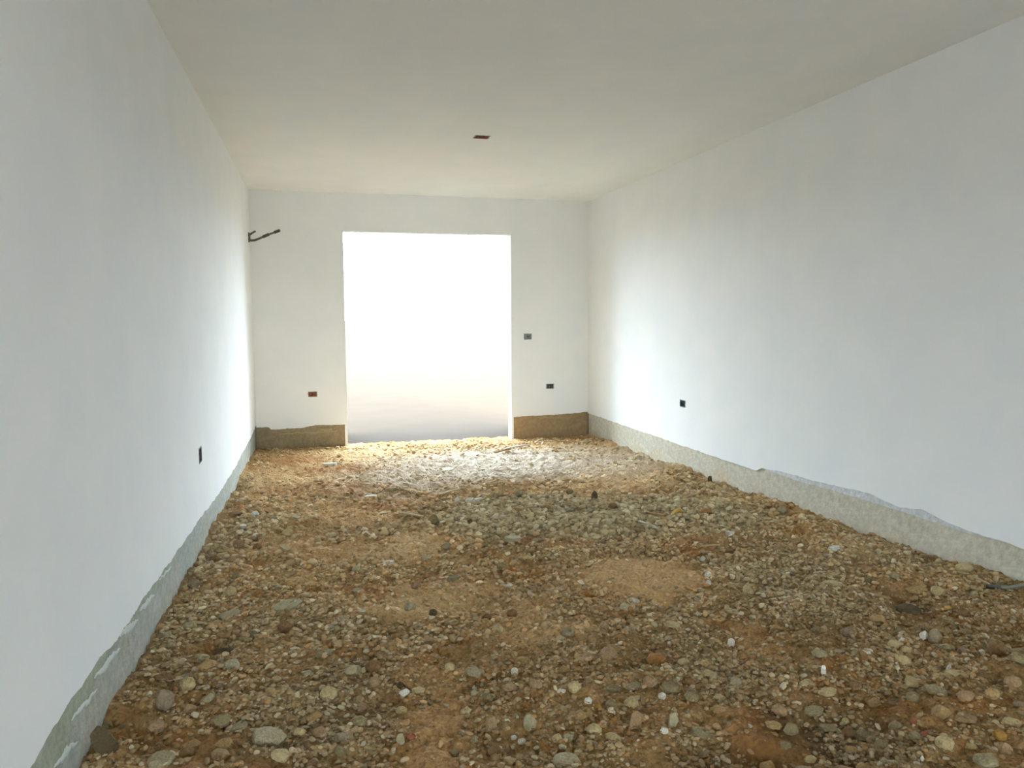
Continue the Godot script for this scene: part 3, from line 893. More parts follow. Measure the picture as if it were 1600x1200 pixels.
		["mortar_chunk", "mortar chunk", "pale knobbly upright lump left of the long grey-brown slab", 1.102, -2.222, 0.042, 0.061, 0.034, 0.45, 0.00, "block", "pale"],
		["stone", "stone", "upright pinkish-grey stone left of the pale knobbly lump", 0.971, -2.227, 0.04, 0.061, 0.032, -0.25, 0.00, "block", "pink"],
		["stone", "stone", "white pebble in front of the second pale knobbly lump", 1.041, -2.161, 0.027, 0.021, 0.023, -0.25, 0.00, "round", "white"],
		["stone", "stone", "pointed cream flake, tilted, right of the front centre gravel", 1.4, -2.521, 0.07, 0.019, 0.052, -0.45, -0.20, "slab", "cream"],
		["stone", "stone", "white wedge of stone at the left of a tan sandy spot", 1.645, -2.799, 0.035, 0.038, 0.028, 0.25, 0.00, "block", "white"],
		["stone", "stone", "cream flat stone on the near side of the sandy patch", 1.456, -2.961, 0.067, 0.018, 0.05, -0.25, 0.00, "slab", "cream"],
		["stone", "stone", "tan flat stone just beyond the large orange-tan one", 1.335, -2.801, 0.065, 0.018, 0.049, -0.25, 0.00, "slab", "tan"],
		["stone", "stone", "cream broad stone above the rim of the dark hollow", 1.348, -2.362, 0.05, 0.023, 0.04, -0.25, 0.00, "block", "cream"],
		["plaster_chip", "plaster chip", "narrow upright white chip right of the dark hollow", 1.762, -2.352, 0.021, 0.042, 0.017, -0.25, 0.10, "block", "white"],
		["stone", "stone", "cream flat stone at the foot of the narrow white chip", 1.717, -2.262, 0.063, 0.017, 0.047, -0.25, 0.00, "slab", "cream"],
		["stone", "stone", "long cream stone left of the narrow white chip", 1.698, -2.352, 0.061, 0.017, 0.045, -0.55, 0.00, "slab", "cream"],
		["stone", "stone", "long grey stone beyond the narrow white chip", 1.853, -2.501, 0.06, 0.03, 0.051, -0.25, 0.00, "round", "grey"],
		["stone", "stone", "grey-purple stone in the right-hand gravel", 2.153, -2.72, 0.065, 0.038, 0.055, -0.25, 0.00, "round", "mauve"],
		["plaster_chip", "plaster chip", "thin white flake in the right-hand gravel", 2.055, -2.481, 0.045, 0.012, 0.034, -0.25, 0.00, "slab", "white"],
		["stone", "stone", "olive slab bridging a dark gap in the hollow", 1.613, -2.121, 0.06, 0.016, 0.045, -0.45, 0.00, "slab", "olive"],
		["stone", "stone", "small cream cube of stone above a brown block", 1.704, -2.15, 0.026, 0.023, 0.021, -0.25, 0.00, "block", "cream"],
		["stone", "stone", "dark brown block of stone in the hollow", 1.665, -2.089, 0.051, 0.026, 0.041, -0.25, 0.00, "block", "brown"],
		["stone", "stone", "tan block below the dark brown one in the hollow", 1.596, -1.986, 0.034, 0.032, 0.027, -0.25, 0.00, "block", "tan"],
		["stone", "stone", "large olive block on the right side of the hollow", 1.68, -1.944, 0.054, 0.039, 0.043, -0.25, 0.00, "block", "olive"],
		["stone", "stone", "grey slab over a dark gap at the front edge, hollow", 1.365, -1.897, 0.049, 0.014, 0.037, -0.10, 0.00, "slab", "grey"],
		["stone", "stone", "long olive slab over a dark gap, right of the brown block", 1.699, -2.049, 0.071, 0.019, 0.053, -0.35, 0.00, "slab", "olive"],
		["stone", "stone", "long grey slab at the top rim of the dark hollow", 1.628, -2.217, 0.071, 0.019, 0.053, -0.35, 0.00, "slab", "grey"],
		["stone", "stone", "white triangular stone leaning on a grey one, right", 2.418, -2.592, 0.04, 0.052, 0.032, 0.05, 0.00, "block", "white"],
		["stone", "stone", "grey round stone behind the white triangular one", 2.441, -2.558, 0.053, 0.066, 0.045, -0.25, 0.00, "round", "grey"],
		["stone", "stone", "tan-cream round stone, left of three pale ones", 2.238, -2.547, 0.057, 0.044, 0.049, -0.25, 0.00, "round", "cream"],
		["stone", "stone", "small bluish-white stone, middle of three pale ones", 2.298, -2.577, 0.026, 0.033, 0.022, -0.25, 0.00, "round", "bluewhite"],
		["stone", "stone", "cream oval stone, the nearest of three pale ones", 2.251, -2.502, 0.044, 0.032, 0.037, -0.25, 0.00, "round", "cream"],
		["plaster_chip", "plaster chip", "narrow upright white chip in the gravel at the right", 2.284, -2.32, 0.022, 0.044, 0.017, -0.25, -0.10, "block", "white"],
		["stone", "stone", "cream flat stone at the foot of the right narrow white chip", 2.229, -2.247, 0.061, 0.017, 0.046, -0.25, 0.00, "slab", "cream"],
		["stone", "stone", "long cream stone left of the right narrow white chip", 2.222, -2.335, 0.065, 0.018, 0.049, -0.45, 0.00, "slab", "cream"],
		["stone", "stone", "long pinkish stone in the front right gravel", 2.122, -2.076, 0.059, 0.03, 0.05, -0.25, 0.00, "round", "pink"],
		["stone", "stone", "round amber stone in the front right corner", 2.045, -1.869, 0.044, 0.039, 0.038, -0.25, 0.00, "round", "amber"],
		["stone", "stone", "cream slab just beyond the round amber stone", 2.137, -1.909, 0.058, 0.016, 0.043, -0.25, 0.00, "slab", "cream"],
		["brick_fragment", "brick fragment", "red brick piece, the farther of two at the front right", 1.859, -2.004, 0.046, 0.02, 0.037, -0.05, 0.00, "block", "red"],
		["brick_fragment", "brick fragment", "red brick piece, the nearer of two at the front right", 1.841, -1.937, 0.045, 0.021, 0.036, 0.05, 0.00, "block", "red"],
		["stone", "stone", "tan-olive stone between the two red brick pieces", 1.8, -1.951, 0.036, 0.03, 0.031, -0.25, 0.00, "round", "olive"],
		["plaster_chip", "plaster chip", "curved white sliver at the front edge, right", 1.725, -1.833, 0.013, 0.027, 0.011, -0.25, 0.25, "block", "white"],
		["stone", "stone", "pinkish block in the front right corner, below the amber stone", 1.991, -1.796, 0.041, 0.047, 0.033, -0.25, 0.00, "block", "pink"],
		["stone", "stone", "large grey stone at the front edge, right corner", 1.884, -1.763, 0.07, 0.035, 0.06, -0.25, 0.00, "round", "grey"],
		["stone", "stone", "cream flat stone left of the pinkish corner block", 1.926, -1.861, 0.038, 0.01, 0.028, -0.25, 0.00, "slab", "cream"],
		["stone", "stone", "orange-red pebble in the right gravel", 2.558, -2.452, 0.034, 0.028, 0.029, -0.25, 0.00, "round", "orange"],
		["stone", "stone", "white pebble just below the orange-red one", 2.518, -2.4, 0.025, 0.022, 0.022, -0.25, 0.00, "round", "white"],
		["stone", "stone", "purple-grey pebble left of the white one, right gravel", 2.427, -2.403, 0.03, 0.031, 0.026, -0.25, 0.00, "round", "mauve"],
		["stone", "stone", "mauve stone at the right edge of the picture", 2.26, -1.994, 0.043, 0.031, 0.037, -0.25, 0.00, "round", "mauve"],
		["stone", "stone", "blue-grey long stone right of the grey round one", 2.428, -2.481, 0.065, 0.032, 0.055, -0.25, 0.00, "round", "grey"],
		["stone", "stone", "white oval pebble on the clay between heap and path", 0.75, -4.097, 0.053, 0.028, 0.045, -0.25, 0.00, "round", "white"],
		["stone", "stone", "bluish-white flake in the middle of the floor", 0.925, -3.783, 0.05, 0.017, 0.037, -0.05, 0.00, "slab", "bluewhite"],
		["tile_fragment", "tile fragment", "bright white chipped tile corner on the sandy patch", 1.431, -3.33, 0.064, 0.035, 0.051, -0.75, 0.00, "block", "white"],
		["stone", "stone", "pale stone just below the bright white tile corner", 1.342, -3.216, 0.056, 0.028, 0.048, -0.25, 0.00, "round", "pale"],
		["soil_clod", "soil clod", "orange-brown clod of hard sand left of the white tile corner", 1.258, -3.496, 0.07, 0.052, 0.056, -0.25, 0.00, "block", "orange"],
		["stone", "stone", "pale flat slab at the near edge of the grey heap", 1.127, -4.491, 0.11, 0.03, 0.083, -0.10, 0.00, "slab", "pale"],
		["stone", "stone", "grey stone left of the grey heap, on pale sand", 0.717, -4.484, 0.065, 0.048, 0.052, 0.15, 0.00, "block", "grey"],
		["stone", "stone", "olive block at the left end of the grey heap", 0.723, -5.025, 0.077, 0.065, 0.062, -0.25, 0.00, "block", "olive"],
		["plaster_chip", "plaster chip", "white chip beside the olive block, left of the heap", 0.78, -5.001, 0.047, 0.012, 0.038, 0.15, 0.00, "shard", "white"],
		["stone", "stone", "long pale stone below the sandy spot, centre left", 0.349, -4.286, 0.087, 0.024, 0.065, -0.05, 0.00, "slab", "white"],
		["stone", "stone", "pale block left of the long pale stone, centre left", 0.177, -4.181, 0.059, 0.043, 0.048, -0.25, 0.00, "block", "pale"],
		["stone", "stone", "pale rounded stone at the near edge of the sandy spot", 0.574, -4.311, 0.055, 0.034, 0.047, -0.25, 0.00, "round", "pale"],
		["stone", "stone", "dark brown pebble on sand, centre", 0.482, -3.408, 0.038, 0.031, 0.032, -0.25, 0.00, "round", "dark"],
		["stone", "stone", "pale tilted flake in the grey gravel left of centre", 0.168, -3.526, 0.044, 0.014, 0.033, -0.75, 0.00, "slab", "pale"],
		["tile_fragment", "tile fragment", "small white tile chip left of two others on the heap", 0.974, -5.561, 0.043, 0.061, 0.034, -0.25, 0.00, "block", "white"],
		["tile_fragment", "tile fragment", "bluish tile piece between two white ones on the heap", 1.075, -5.606, 0.068, 0.042, 0.051, -0.05, 0.00, "slab", "bluewhite"],
		["tile_fragment", "tile fragment", "largest white tile piece, on the left of the heap", 1.133, -5.553, 0.081, 0.051, 0.061, 0.25, 0.00, "slab", "white"],
		["stone", "stone", "yellow triangular chip of stone on the heap", 2.368, -4.743, 0.092, 0.059, 0.074, -0.25, 0.00, "block", "yellow"],
		["stone", "stone", "orange-brown chip on the heap right of the yellow one", 2.524, -4.646, 0.083, 0.049, 0.066, -0.25, 0.00, "block", "orange"],
		["plaster_chip", "plaster chip", "small white chip at the right end of the heap", 2.717, -4.838, 0.041, 0.035, 0.033, -0.25, 0.00, "block", "white"],
		["brick_fragment", "brick fragment", "orange brick crumb beyond the sandy patch", 2.096, -3.988, 0.06, 0.038, 0.048, -0.25, 0.00, "block", "orange"],
		["stone", "stone", "white-lilac pebble beside the orange brick crumb", 2.106, -3.906, 0.033, 0.038, 0.028, -0.25, 0.00, "round", "bluewhite"],
		["plaster_chip", "plaster chip", "crumpled blue-white scrap right of the heap", 2.484, -4.267, 0.06, 0.028, 0.045, -0.25, 0.00, "slab", "bluewhite"],
		["stone", "stone", "pale grey block near the right wall", 3.108, -4.646, 0.058, 0.056, 0.049, -0.25, 0.00, "round", "pale"],
		["plaster_chip", "plaster chip", "blue-white flat chip below the right wall band", 2.867, -3.766, 0.07, 0.027, 0.053, -0.25, 0.00, "slab", "bluewhite"],
		["stone", "stone", "cream slab tilted up over a dark gap, right gravel", 2.448, -3.242, 0.09, 0.031, 0.067, -0.55, 0.20, "slab", "cream"],
		["stone", "stone", "blue-white pebble, the farther of two right of the sand", 1.939, -3.545, 0.03, 0.03, 0.026, -0.25, 0.00, "round", "bluewhite"],
		["stone", "stone", "white pebble, the nearer of two right of the sand", 1.9, -3.459, 0.029, 0.029, 0.025, -0.25, 0.00, "round", "white"],
		["stone", "stone", "dark upright stone on the far side of the heap", 1.999, -5.394, 0.048, 0.086, 0.039, -0.25, 0.00, "block", "dark"],
		["stone", "stone", "small dark stone at the foot of the right wall", 3.287, -5.995, 0.039, 0.059, 0.031, -0.25, 0.00, "block", "dark"],
		["stone", "stone", "cream and pinkish rounded stone beside the hose end, right wall", 3.184, -3.168, 0.082, 0.043, 0.07, -0.25, 0.00, "round", "cream"],
		["stone", "stone", "pale pinkish stone in front of the hose end", 3.05, -2.967, 0.037, 0.034, 0.03, -0.25, 0.00, "block", "pale"],
		["stone", "stone", "tiny dark stone on the ledge of the right wall", 3.361, -3.314, 0.024, 0.019, 0.02, -0.25, 0.00, "round", "dark"],
		["stone", "stone", "yellow chip below the hose end, right gravel", 2.769, -2.836, 0.041, 0.012, 0.031, -0.25, 0.00, "slab", "yellow"],
		["brick_fragment", "brick fragment", "tan brick-shaped clod below the right wall", 2.829, -3.09, 0.101, 0.044, 0.081, -0.25, 0.00, "block", "tan"],
		["soil_clod", "soil clod", "dark clod of earth below the tan brick-shaped one", 2.634, -2.919, 0.107, 0.047, 0.086, -0.25, 0.00, "block", "dark"],
		["plaster_chip", "plaster chip", "white chip at the far end of the left wall", -0.655, -6.363, 0.056, 0.023, 0.042, -0.25, 0.00, "slab", "white"],
		["tile_fragment", "tile fragment", "white flat tile piece alone, left of the far sand", 0.378, -6.14, 0.107, 0.03, 0.081, -0.45, 0.00, "slab", "white"],
		["plaster_chip", "plaster chip", "white chip by the left wall, halfway down the room", -0.515, -5.29, 0.055, 0.027, 0.041, -0.25, 0.00, "slab", "white"],
		["tile_fragment", "tile fragment", "bluish-white flat tile piece near the back left corner", 0.083, -7.744, 0.152, 0.042, 0.114, -0.25, 0.00, "slab", "bluewhite"],
		["tile_fragment", "tile fragment", "white tile piece in the bright dust before the doorway", 1.199, -7.326, 0.118, 0.033, 0.089, -0.25, 0.00, "slab", "white"],
		["stone", "stone", "pale slab left of the wooden stick, centre left", -0.179, -5.424, 0.071, 0.031, 0.053, -0.25, 0.00, "slab", "pale"],
		["stone", "stone", "pale pebble near the left wall, beyond the gravel", -0.465, -5.645, 0.055, 0.04, 0.046, -0.25, 0.00, "round", "bluewhite"],
		["stone", "stone", "brown flat stone at the foot of the left wall, front end", -0.588, -3.006, 0.082, 0.023, 0.061, -0.40, -0.19, "slab", "brown"],
		["stone", "stone", "tan rounded stone at the foot of the left wall, front end", -0.439, -3.052, 0.069, 0.051, 0.058, 0.21, -0.09, "round", "tan"],
		["stone", "stone", "brown rounded stone at the foot of the left wall, front end", -0.423, -2.433, 0.046, 0.034, 0.039, 0.16, -0.03, "round", "brown"],
		["stone", "stone", "tan flat stone at the foot of the left wall, front end", -0.422, -2.517, 0.068, 0.019, 0.051, -0.36, 0.13, "slab", "tan"],
		["stone", "stone", "pinkish-brown rounded stone at the foot of the left wall, front end", -0.543, -2.623, 0.055, 0.041, 0.047, 0.44, -0.09, "round", "pink"],
		["stone", "stone", "pinkish-brown angular stone at the foot of the left wall, front end", -0.457, -2.716, 0.05, 0.038, 0.04, -0.85, 0.16, "block", "pink"],
		["stone", "stone", "grey flat stone at the foot of the left wall, front end", -0.511, -3.002, 0.073, 0.02, 0.055, -0.48, -0.06, "slab", "grey"],
		["stone", "stone", "cream rounded stone at the foot of the left wall, front end", -0.481, -2.855, 0.059, 0.044, 0.05, -0.70, -0.13, "round", "cream"],
		["stone", "stone", "grey angular stone at the foot of the left wall, front end", -0.402, -2.778, 0.049, 0.037, 0.039, 0.35, 0.14, "block", "grey"],
		["stone", "stone", "pinkish-brown angular stone in the gravel between the left wall and the sandy path", 0.171, -2.752, 0.046, 0.035, 0.037, 0.43, 0.10, "block", "pink"],
		["stone", "stone", "olive angular stone in the gravel between the left wall and the sandy path", 0.037, -2.324, 0.038, 0.028, 0.031, -0.94, -0.17, "block", "olive"],
		["stone", "stone", "pinkish-brown flat stone in the gravel between the left wall and the sandy path", 0.109, -2.628, 0.059, 0.016, 0.044, 0.44, 0.04, "slab", "pink"],
		["stone", "stone", "cream angular stone in the gravel between the left wall and the sandy path", -0.09, -2.469, 0.037, 0.028, 0.03, -0.55, 0.08, "block", "cream"],
		["stone", "stone", "cream rounded stone in the gravel between the left wall and the sandy path", 0.005, -2.695, 0.064, 0.047, 0.054, -0.80, 0.12, "round", "cream"],
		["stone", "stone", "tan flat stone in the gravel between the left wall and the sandy path", -0.072, -2.805, 0.062, 0.017, 0.046, 0.17, -0.06, "slab", "tan"],
		["stone", "stone", "tan rounded stone in the gravel between the left wall and the sandy path", -0.107, -2.666, 0.042, 0.031, 0.036, -0.50, 0.03, "round", "tan"],
		["stone", "stone", "tan angular stone in the gravel between the left wall and the sandy path", -0.189, -2.744, 0.046, 0.034, 0.036, -0.15, -0.09, "block", "tan"],
		["stone", "stone", "brown flat stone in the gravel between the left wall and the sandy path", -0.051, -2.287, 0.043, 0.012, 0.032, -0.25, -0.01, "slab", "brown"],
		["stone", "stone", "brown rounded stone in the gravel between the left wall and the sandy path", 0.174, -2.88, 0.061, 0.046, 0.052, -0.52, -0.01, "round", "brown"],
		["stone", "stone", "grey flat stone in the gravel between the left wall and the sandy path", 0.049, -2.405, 0.066, 0.018, 0.05, -0.28, -0.12, "slab", "grey"],
		["stone", "stone", "grey angular stone in the gravel between the left wall and the sandy path", 0.096, -2.851, 0.063, 0.047, 0.05, -0.28, -0.05, "block", "grey"],
		["stone", "stone", "cream flat stone in the gravel between the left wall and the sandy path", 0.132, -2.349, 0.059, 0.016, 0.045, 0.42, -0.14, "slab", "cream"],
		["stone", "stone", "olive flat stone in the gravel between the left wall and the sandy path", 0.121, -2.251, 0.042, 0.011, 0.031, -0.42, -0.16, "slab", "olive"],
		["stone", "stone", "pinkish-brown flat stone in the gravel just beyond the sandy path, front centre", 0.975, -2.72, 0.065, 0.018, 0.049, -0.77, 0.16, "slab", "pink"],
		["stone", "stone", "cream angular stone in the gravel just beyond the sandy path, front centre", 0.855, -2.499, 0.052, 0.039, 0.041, 0.42, -0.08, "block", "cream"],
		["stone", "stone", "cream rounded stone in the gravel just beyond the sandy path, front centre", 0.828, -2.227, 0.051, 0.037, 0.043, -0.93, 0.10, "round", "cream"],
		["stone", "stone", "grey flat stone in the gravel just beyond the sandy path, front centre", 0.445, -2.315, 0.054, 0.015, 0.04, -0.87, 0.06, "slab", "grey"],
		["stone", "stone", "tan flat stone in the gravel just beyond the sandy path, front centre", 0.763, -2.066, 0.042, 0.012, 0.031, 0.02, 0.13, "slab", "tan"],
		["stone", "stone", "brown rounded stone in the gravel just beyond the sandy path, front centre", 0.497, -2.219, 0.051, 0.037, 0.043, 0.40, 0.16, "round", "brown"],
		["stone", "stone", "olive rounded stone in the gravel just beyond the sandy path, front centre", 0.549, -2.552, 0.045, 0.033, 0.038, -0.22, -0.16, "round", "olive"],
		["stone", "stone", "olive angular stone in the gravel just beyond the sandy path, front centre", 0.941, -2.359, 0.045, 0.033, 0.036, -0.66, -0.19, "block", "olive"],
		["stone", "stone", "brown flat stone in the gravel just beyond the sandy path, front centre", 0.73, -2.359, 0.054, 0.015, 0.04, 0.15, -0.06, "slab", "brown"],
		["stone", "stone", "tan rounded stone in the gravel just beyond the sandy path, front centre", 0.749, -2.814, 0.071, 0.053, 0.06, 0.17, -0.04, "round", "tan"],
		["stone", "stone", "olive flat stone in the gravel just beyond the sandy path, front centre", 0.987, -2.471, 0.064, 0.018, 0.048, 0.17, 0.09, "slab", "olive"],
		["stone", "stone", "pinkish-brown angular stone in the gravel just beyond the sandy path, front centre", 1.066, -2.714, 0.068, 0.051, 0.054, -0.37, 0.14, "block", "pink"],
		["stone", "stone", "cream flat stone in the gravel just beyond the sandy path, front centre", 0.872, -2.175, 0.059, 0.016, 0.044, -0.58, -0.10, "slab", "cream"],
		["stone", "stone", "tan angular stone in the gravel just beyond the sandy path, front centre", 0.879, -2.687, 0.053, 0.04, 0.042, -0.20, -0.17, "block", "tan"],
		["stone", "stone", "olive angular stone in the front gravel beside the dark hollow", 1.233, -2.351, 0.055, 0.041, 0.044, -0.62, -0.16, "block", "olive"],
		["stone", "stone", "tan flat stone in the front gravel beside the dark hollow", 1.293, -2.261, 0.058, 0.016, 0.043, -0.29, -0.20, "slab", "tan"],
		["stone", "stone", "brown flat stone in the front gravel beside the dark hollow", 1.068, -2.304, 0.052, 0.014, 0.039, -0.40, -0.17, "slab", "brown"],
		["stone", "stone", "cream rounded stone in the front gravel beside the dark hollow", 1.015, -2.37, 0.057, 0.042, 0.048, 0.33, 0.17, "round", "cream"],
		["stone", "stone", "brown angular stone in the front gravel beside the dark hollow", 1.303, -2.498, 0.046, 0.034, 0.037, -0.43, -0.10, "block", "brown"],
		["stone", "stone", "grey angular stone in the front gravel beside the dark hollow", 1.452, -2.429, 0.056, 0.042, 0.045, 0.08, -0.02, "block", "grey"],
		["stone", "stone", "grey flat stone in the front gravel beside the dark hollow", 1.075, -2.49, 0.07, 0.019, 0.052, 0.37, 0.11, "slab", "grey"],
		["stone", "stone", "pinkish-brown flat stone in the dark hollow at the front", 1.544, -2.347, 0.046, 0.013, 0.034, -0.76, -0.07, "slab", "pink"],
		["stone", "stone", "pinkish-brown rounded stone in the dark hollow at the front", 1.502, -2.228, 0.053, 0.039, 0.045, -0.77, -0.15, "round", "pink"],
		["stone", "stone", "brown rounded stone in the dark hollow at the front", 1.829, -2.267, 0.046, 0.034, 0.039, 0.26, -0.08, "round", "brown"],
		["stone", "stone", "tan flat stone in the dark hollow at the front", 1.426, -2.15, 0.055, 0.015, 0.041, -0.90, 0.01, "slab", "tan"],
		["stone", "stone", "tan rounded stone in the dark hollow at the front", 1.563, -1.891, 0.042, 0.031, 0.036, -0.52, 0.11, "round", "tan"],
		["stone", "stone", "tan angular stone in the dark hollow at the front", 1.292, -1.973, 0.046, 0.034, 0.037, 0.18, 0.10, "block", "tan"],
		["stone", "stone", "pinkish-brown angular stone in the dark hollow at the front", 1.488, -1.88, 0.045, 0.033, 0.036, -0.02, -0.20, "block", "pink"],
		["stone", "stone", "grey angular stone in the dark hollow at the front", 1.633, -1.852, 0.044, 0.032, 0.035, 0.02, -0.16, "block", "grey"],
		["stone", "stone", "olive angular stone in the dark hollow at the front", 1.463, -2.102, 0.057, 0.043, 0.046, -0.06, -0.18, "block", "olive"],
		["stone", "stone", "cream rounded stone in the dark hollow at the front", 1.431, -1.959, 0.04, 0.029, 0.034, -0.57, 0.12, "round", "cream"],
		["stone", "stone", "olive rounded stone in the dark hollow at the front", 1.791, -2.023, 0.045, 0.034, 0.039, 0.13, 0.16, "round", "olive"],
		["stone", "stone", "brown angular stone in the dark hollow at the front", 1.83, -2.176, 0.055, 0.042, 0.044, -0.21, -0.12, "block", "brown"],
		["stone", "stone", "olive flat stone in the dark hollow at the front", 1.383, -2.021, 0.045, 0.012, 0.034, 0.23, 0.01, "slab", "olive"],
		["stone", "stone", "brown flat stone in the dark hollow at the front", 1.902, -2.154, 0.059, 0.016, 0.044, 0.05, -0.00, "slab", "brown"],
		["stone", "stone", "tan flat stone in the front right corner of the gravel", 1.832, -1.796, 0.057, 0.016, 0.043, -0.50, 0.07, "slab", "tan"],
		["stone", "stone", "olive angular stone in the front right corner of the gravel", 2.498, -2.222, 0.048, 0.037, 0.038, -0.34, -0.01, "block", "olive"],
		["stone", "stone", "brown flat stone in the front right corner of the gravel", 2.34, -2.229, 0.068, 0.019, 0.051, -0.44, -0.16, "slab", "brown"],
		["stone", "stone", "grey flat stone in the front right corner of the gravel", 2.076, -2.162, 0.076, 0.021, 0.057, -0.91, -0.15, "slab", "grey"],
		["stone", "stone", "tan rounded stone in the front right corner of the gravel", 2.2, -2.049, 0.049, 0.037, 0.042, 0.14, 0.09, "round", "tan"],
		["stone", "stone", "pinkish-brown flat stone in the front right corner of the gravel", 2.025, -1.978, 0.071, 0.02, 0.054, -0.15, -0.09, "slab", "pink"],
		["stone", "stone", "brown rounded stone in the front right corner of the gravel", 2.552, -2.366, 0.074, 0.056, 0.063, 0.24, 0.12, "round", "brown"],
		["stone", "stone", "cream rounded stone in the front right corner of the gravel", 1.851, -1.88, 0.058, 0.043, 0.05, 0.14, -0.12, "round", "cream"],
		["stone", "stone", "cream flat stone in the front right corner of the gravel", 2.072, -2.262, 0.079, 0.022, 0.059, 0.15, -0.13, "slab", "cream"],
		["stone", "stone", "pinkish-brown angular stone in the front right corner of the gravel", 2.382, -2.136, 0.061, 0.047, 0.049, -0.31, 0.04, "block", "pink"],
		["stone", "stone", "tan angular stone in the front right corner of the gravel", 1.96, -2.012, 0.061, 0.046, 0.049, -0.67, 0.14, "block", "tan"],
		["stone", "stone", "grey rounded stone in the front right corner of the gravel", 2.658, -2.37, 0.062, 0.047, 0.053, -0.16, 0.18, "round", "grey"],
		["stone", "stone", "olive rounded stone in the front right corner of the gravel", 1.962, -2.138, 0.048, 0.036, 0.041, 0.01, 0.01, "round", "olive"],
		["stone", "stone", "cream angular stone in the front right corner of the gravel", 2.144, -2.386, 0.061, 0.047, 0.049, -0.26, -0.11, "block", "cream"],
		["stone", "stone", "pinkish-brown flat stone below the cement band at the near end of the right wall", 2.503, -3.144, 0.061, 0.017, 0.045, -0.36, -0.07, "slab", "pink"],
		["stone", "stone", "brown angular stone below the cement band at the near end of the right wall", 2.666, -3.11, 0.057, 0.045, 0.046, -0.52, -0.06, "block", "brown"],
		["stone", "stone", "pinkish-brown angular stone below the cement band at the near end of the right wall", 2.725, -2.59, 0.05, 0.039, 0.04, 0.37, -0.15, "block", "pink"],
		["stone", "stone", "olive rounded stone below the cement band at the near end of the right wall", 2.734, -3.299, 0.064, 0.05, 0.055, -0.18, -0.06, "round", "olive"],
		["stone", "stone", "brown rounded stone below the cement band at the near end of the right wall", 2.769, -2.743, 0.051, 0.039, 0.043, -0.79, -0.10, "round", "brown"],
		["stone", "stone", "grey flat stone below the cement band at the near end of the right wall", 2.63, -2.597, 0.042, 0.012, 0.032, 0.38, -0.19, "slab", "grey"],
		["stone", "stone", "cream angular stone below the cement band at the near end of the right wall", 2.885, -3.017, 0.065, 0.051, 0.052, 0.02, 0.10, "block", "cream"],
		["stone", "stone", "tan angular stone below the cement band at the near end of the right wall", 2.366, -2.803, 0.059, 0.046, 0.047, -0.91, 0.15, "block", "tan"],
		["stone", "stone", "olive flat stone below the cement band at the near end of the right wall", 2.658, -2.718, 0.064, 0.017, 0.048, -0.38, -0.03, "slab", "olive"],
		["stone", "stone", "cream flat stone below the cement band at the near end of the right wall", 2.226, -2.639, 0.045, 0.012, 0.034, 0.41, 0.14, "slab", "cream"],
		["stone", "stone", "grey angular stone below the cement band at the near end of the right wall", 2.86, -3.276, 0.048, 0.039, 0.039, -0.41, -0.09, "block", "grey"],
		["stone", "stone", "grey rounded stone below the cement band at the near end of the right wall", 2.394, -2.708, 0.039, 0.03, 0.033, -0.93, 0.16, "round", "grey"],
		["stone", "stone", "brown flat stone below the cement band at the near end of the right wall", 2.374, -2.97, 0.055, 0.015, 0.041, 0.04, 0.19, "slab", "brown"],
		["stone", "stone", "pinkish-brown rounded stone below the cement band at the near end of the right wall", 2.529, -2.706, 0.039, 0.03, 0.034, 0.41, 0.18, "round", "pink"],
		["stone", "stone", "pinkish-brown rounded stone in the gravel between the right wall and the sandy patch", 1.556, -2.671, 0.038, 0.028, 0.032, -0.93, 0.19, "round", "pink"],
		["stone", "stone", "brown flat stone in the gravel between the right wall and the sandy patch", 2.308, -3.98, 0.089, 0.028, 0.067, -0.75, 0.06, "slab", "brown"],
		["stone", "stone", "olive angular stone in the gravel between the right wall and the sandy patch", 1.671, -2.613, 0.047, 0.035, 0.037, 0.16, 0.14, "block", "olive"],
		["stone", "stone", "pinkish-brown flat stone in the gravel between the right wall and the sandy patch", 1.955, -3.019, 0.047, 0.013, 0.035, -0.92, 0.14, "slab", "pink"],
		["stone", "stone", "brown angular stone in the gravel between the right wall and the sandy patch", 2.285, -3.301, 0.047, 0.037, 0.038, 0.17, 0.09, "block", "brown"],
		["stone", "stone", "tan flat stone in the gravel between the right wall and the sandy patch", 1.789, -3.133, 0.067, 0.018, 0.05, 0.31, -0.08, "slab", "tan"],
		["stone", "stone", "cream angular stone in the gravel between the right wall and the sandy patch", 2.003, -3.258, 0.055, 0.043, 0.044, -0.77, 0.20, "block", "cream"],
		["stone", "stone", "grey rounded stone in the gravel between the right wall and the sandy patch", 1.712, -3.215, 0.05, 0.038, 0.043, 0.17, 0.18, "round", "grey"],
		["stone", "stone", "olive rounded stone in the gravel between the right wall and the sandy patch", 2.045, -2.786, 0.037, 0.028, 0.031, -0.63, 0.09, "round", "olive"],
		["stone", "stone", "cream flat stone in the gravel between the right wall and the sandy patch", 2.177, -3.067, 0.05, 0.014, 0.038, -0.82, -0.20, "slab", "cream"],
		["stone", "stone", "pinkish-brown angular stone in the gravel between the right wall and the sandy patch", 2.565, -3.873, 0.07, 0.056, 0.056, 0.38, 0.15, "block", "pink"],
		["stone", "stone", "brown rounded stone in the gravel between the right wall and the sandy patch", 1.833, -3.021, 0.04, 0.03, 0.034, -0.28, -0.00, "round", "brown"],
		["stone", "stone", "grey flat stone in the gravel between the right wall and the sandy patch", 1.978, -2.549, 0.048, 0.013, 0.036, -0.10, -0.03, "slab", "grey"],
		["stone", "stone", "tan angular stone in the gravel between the right wall and the sandy patch", 1.894, -2.848, 0.055, 0.042, 0.044, -0.60, -0.07, "block", "tan"],
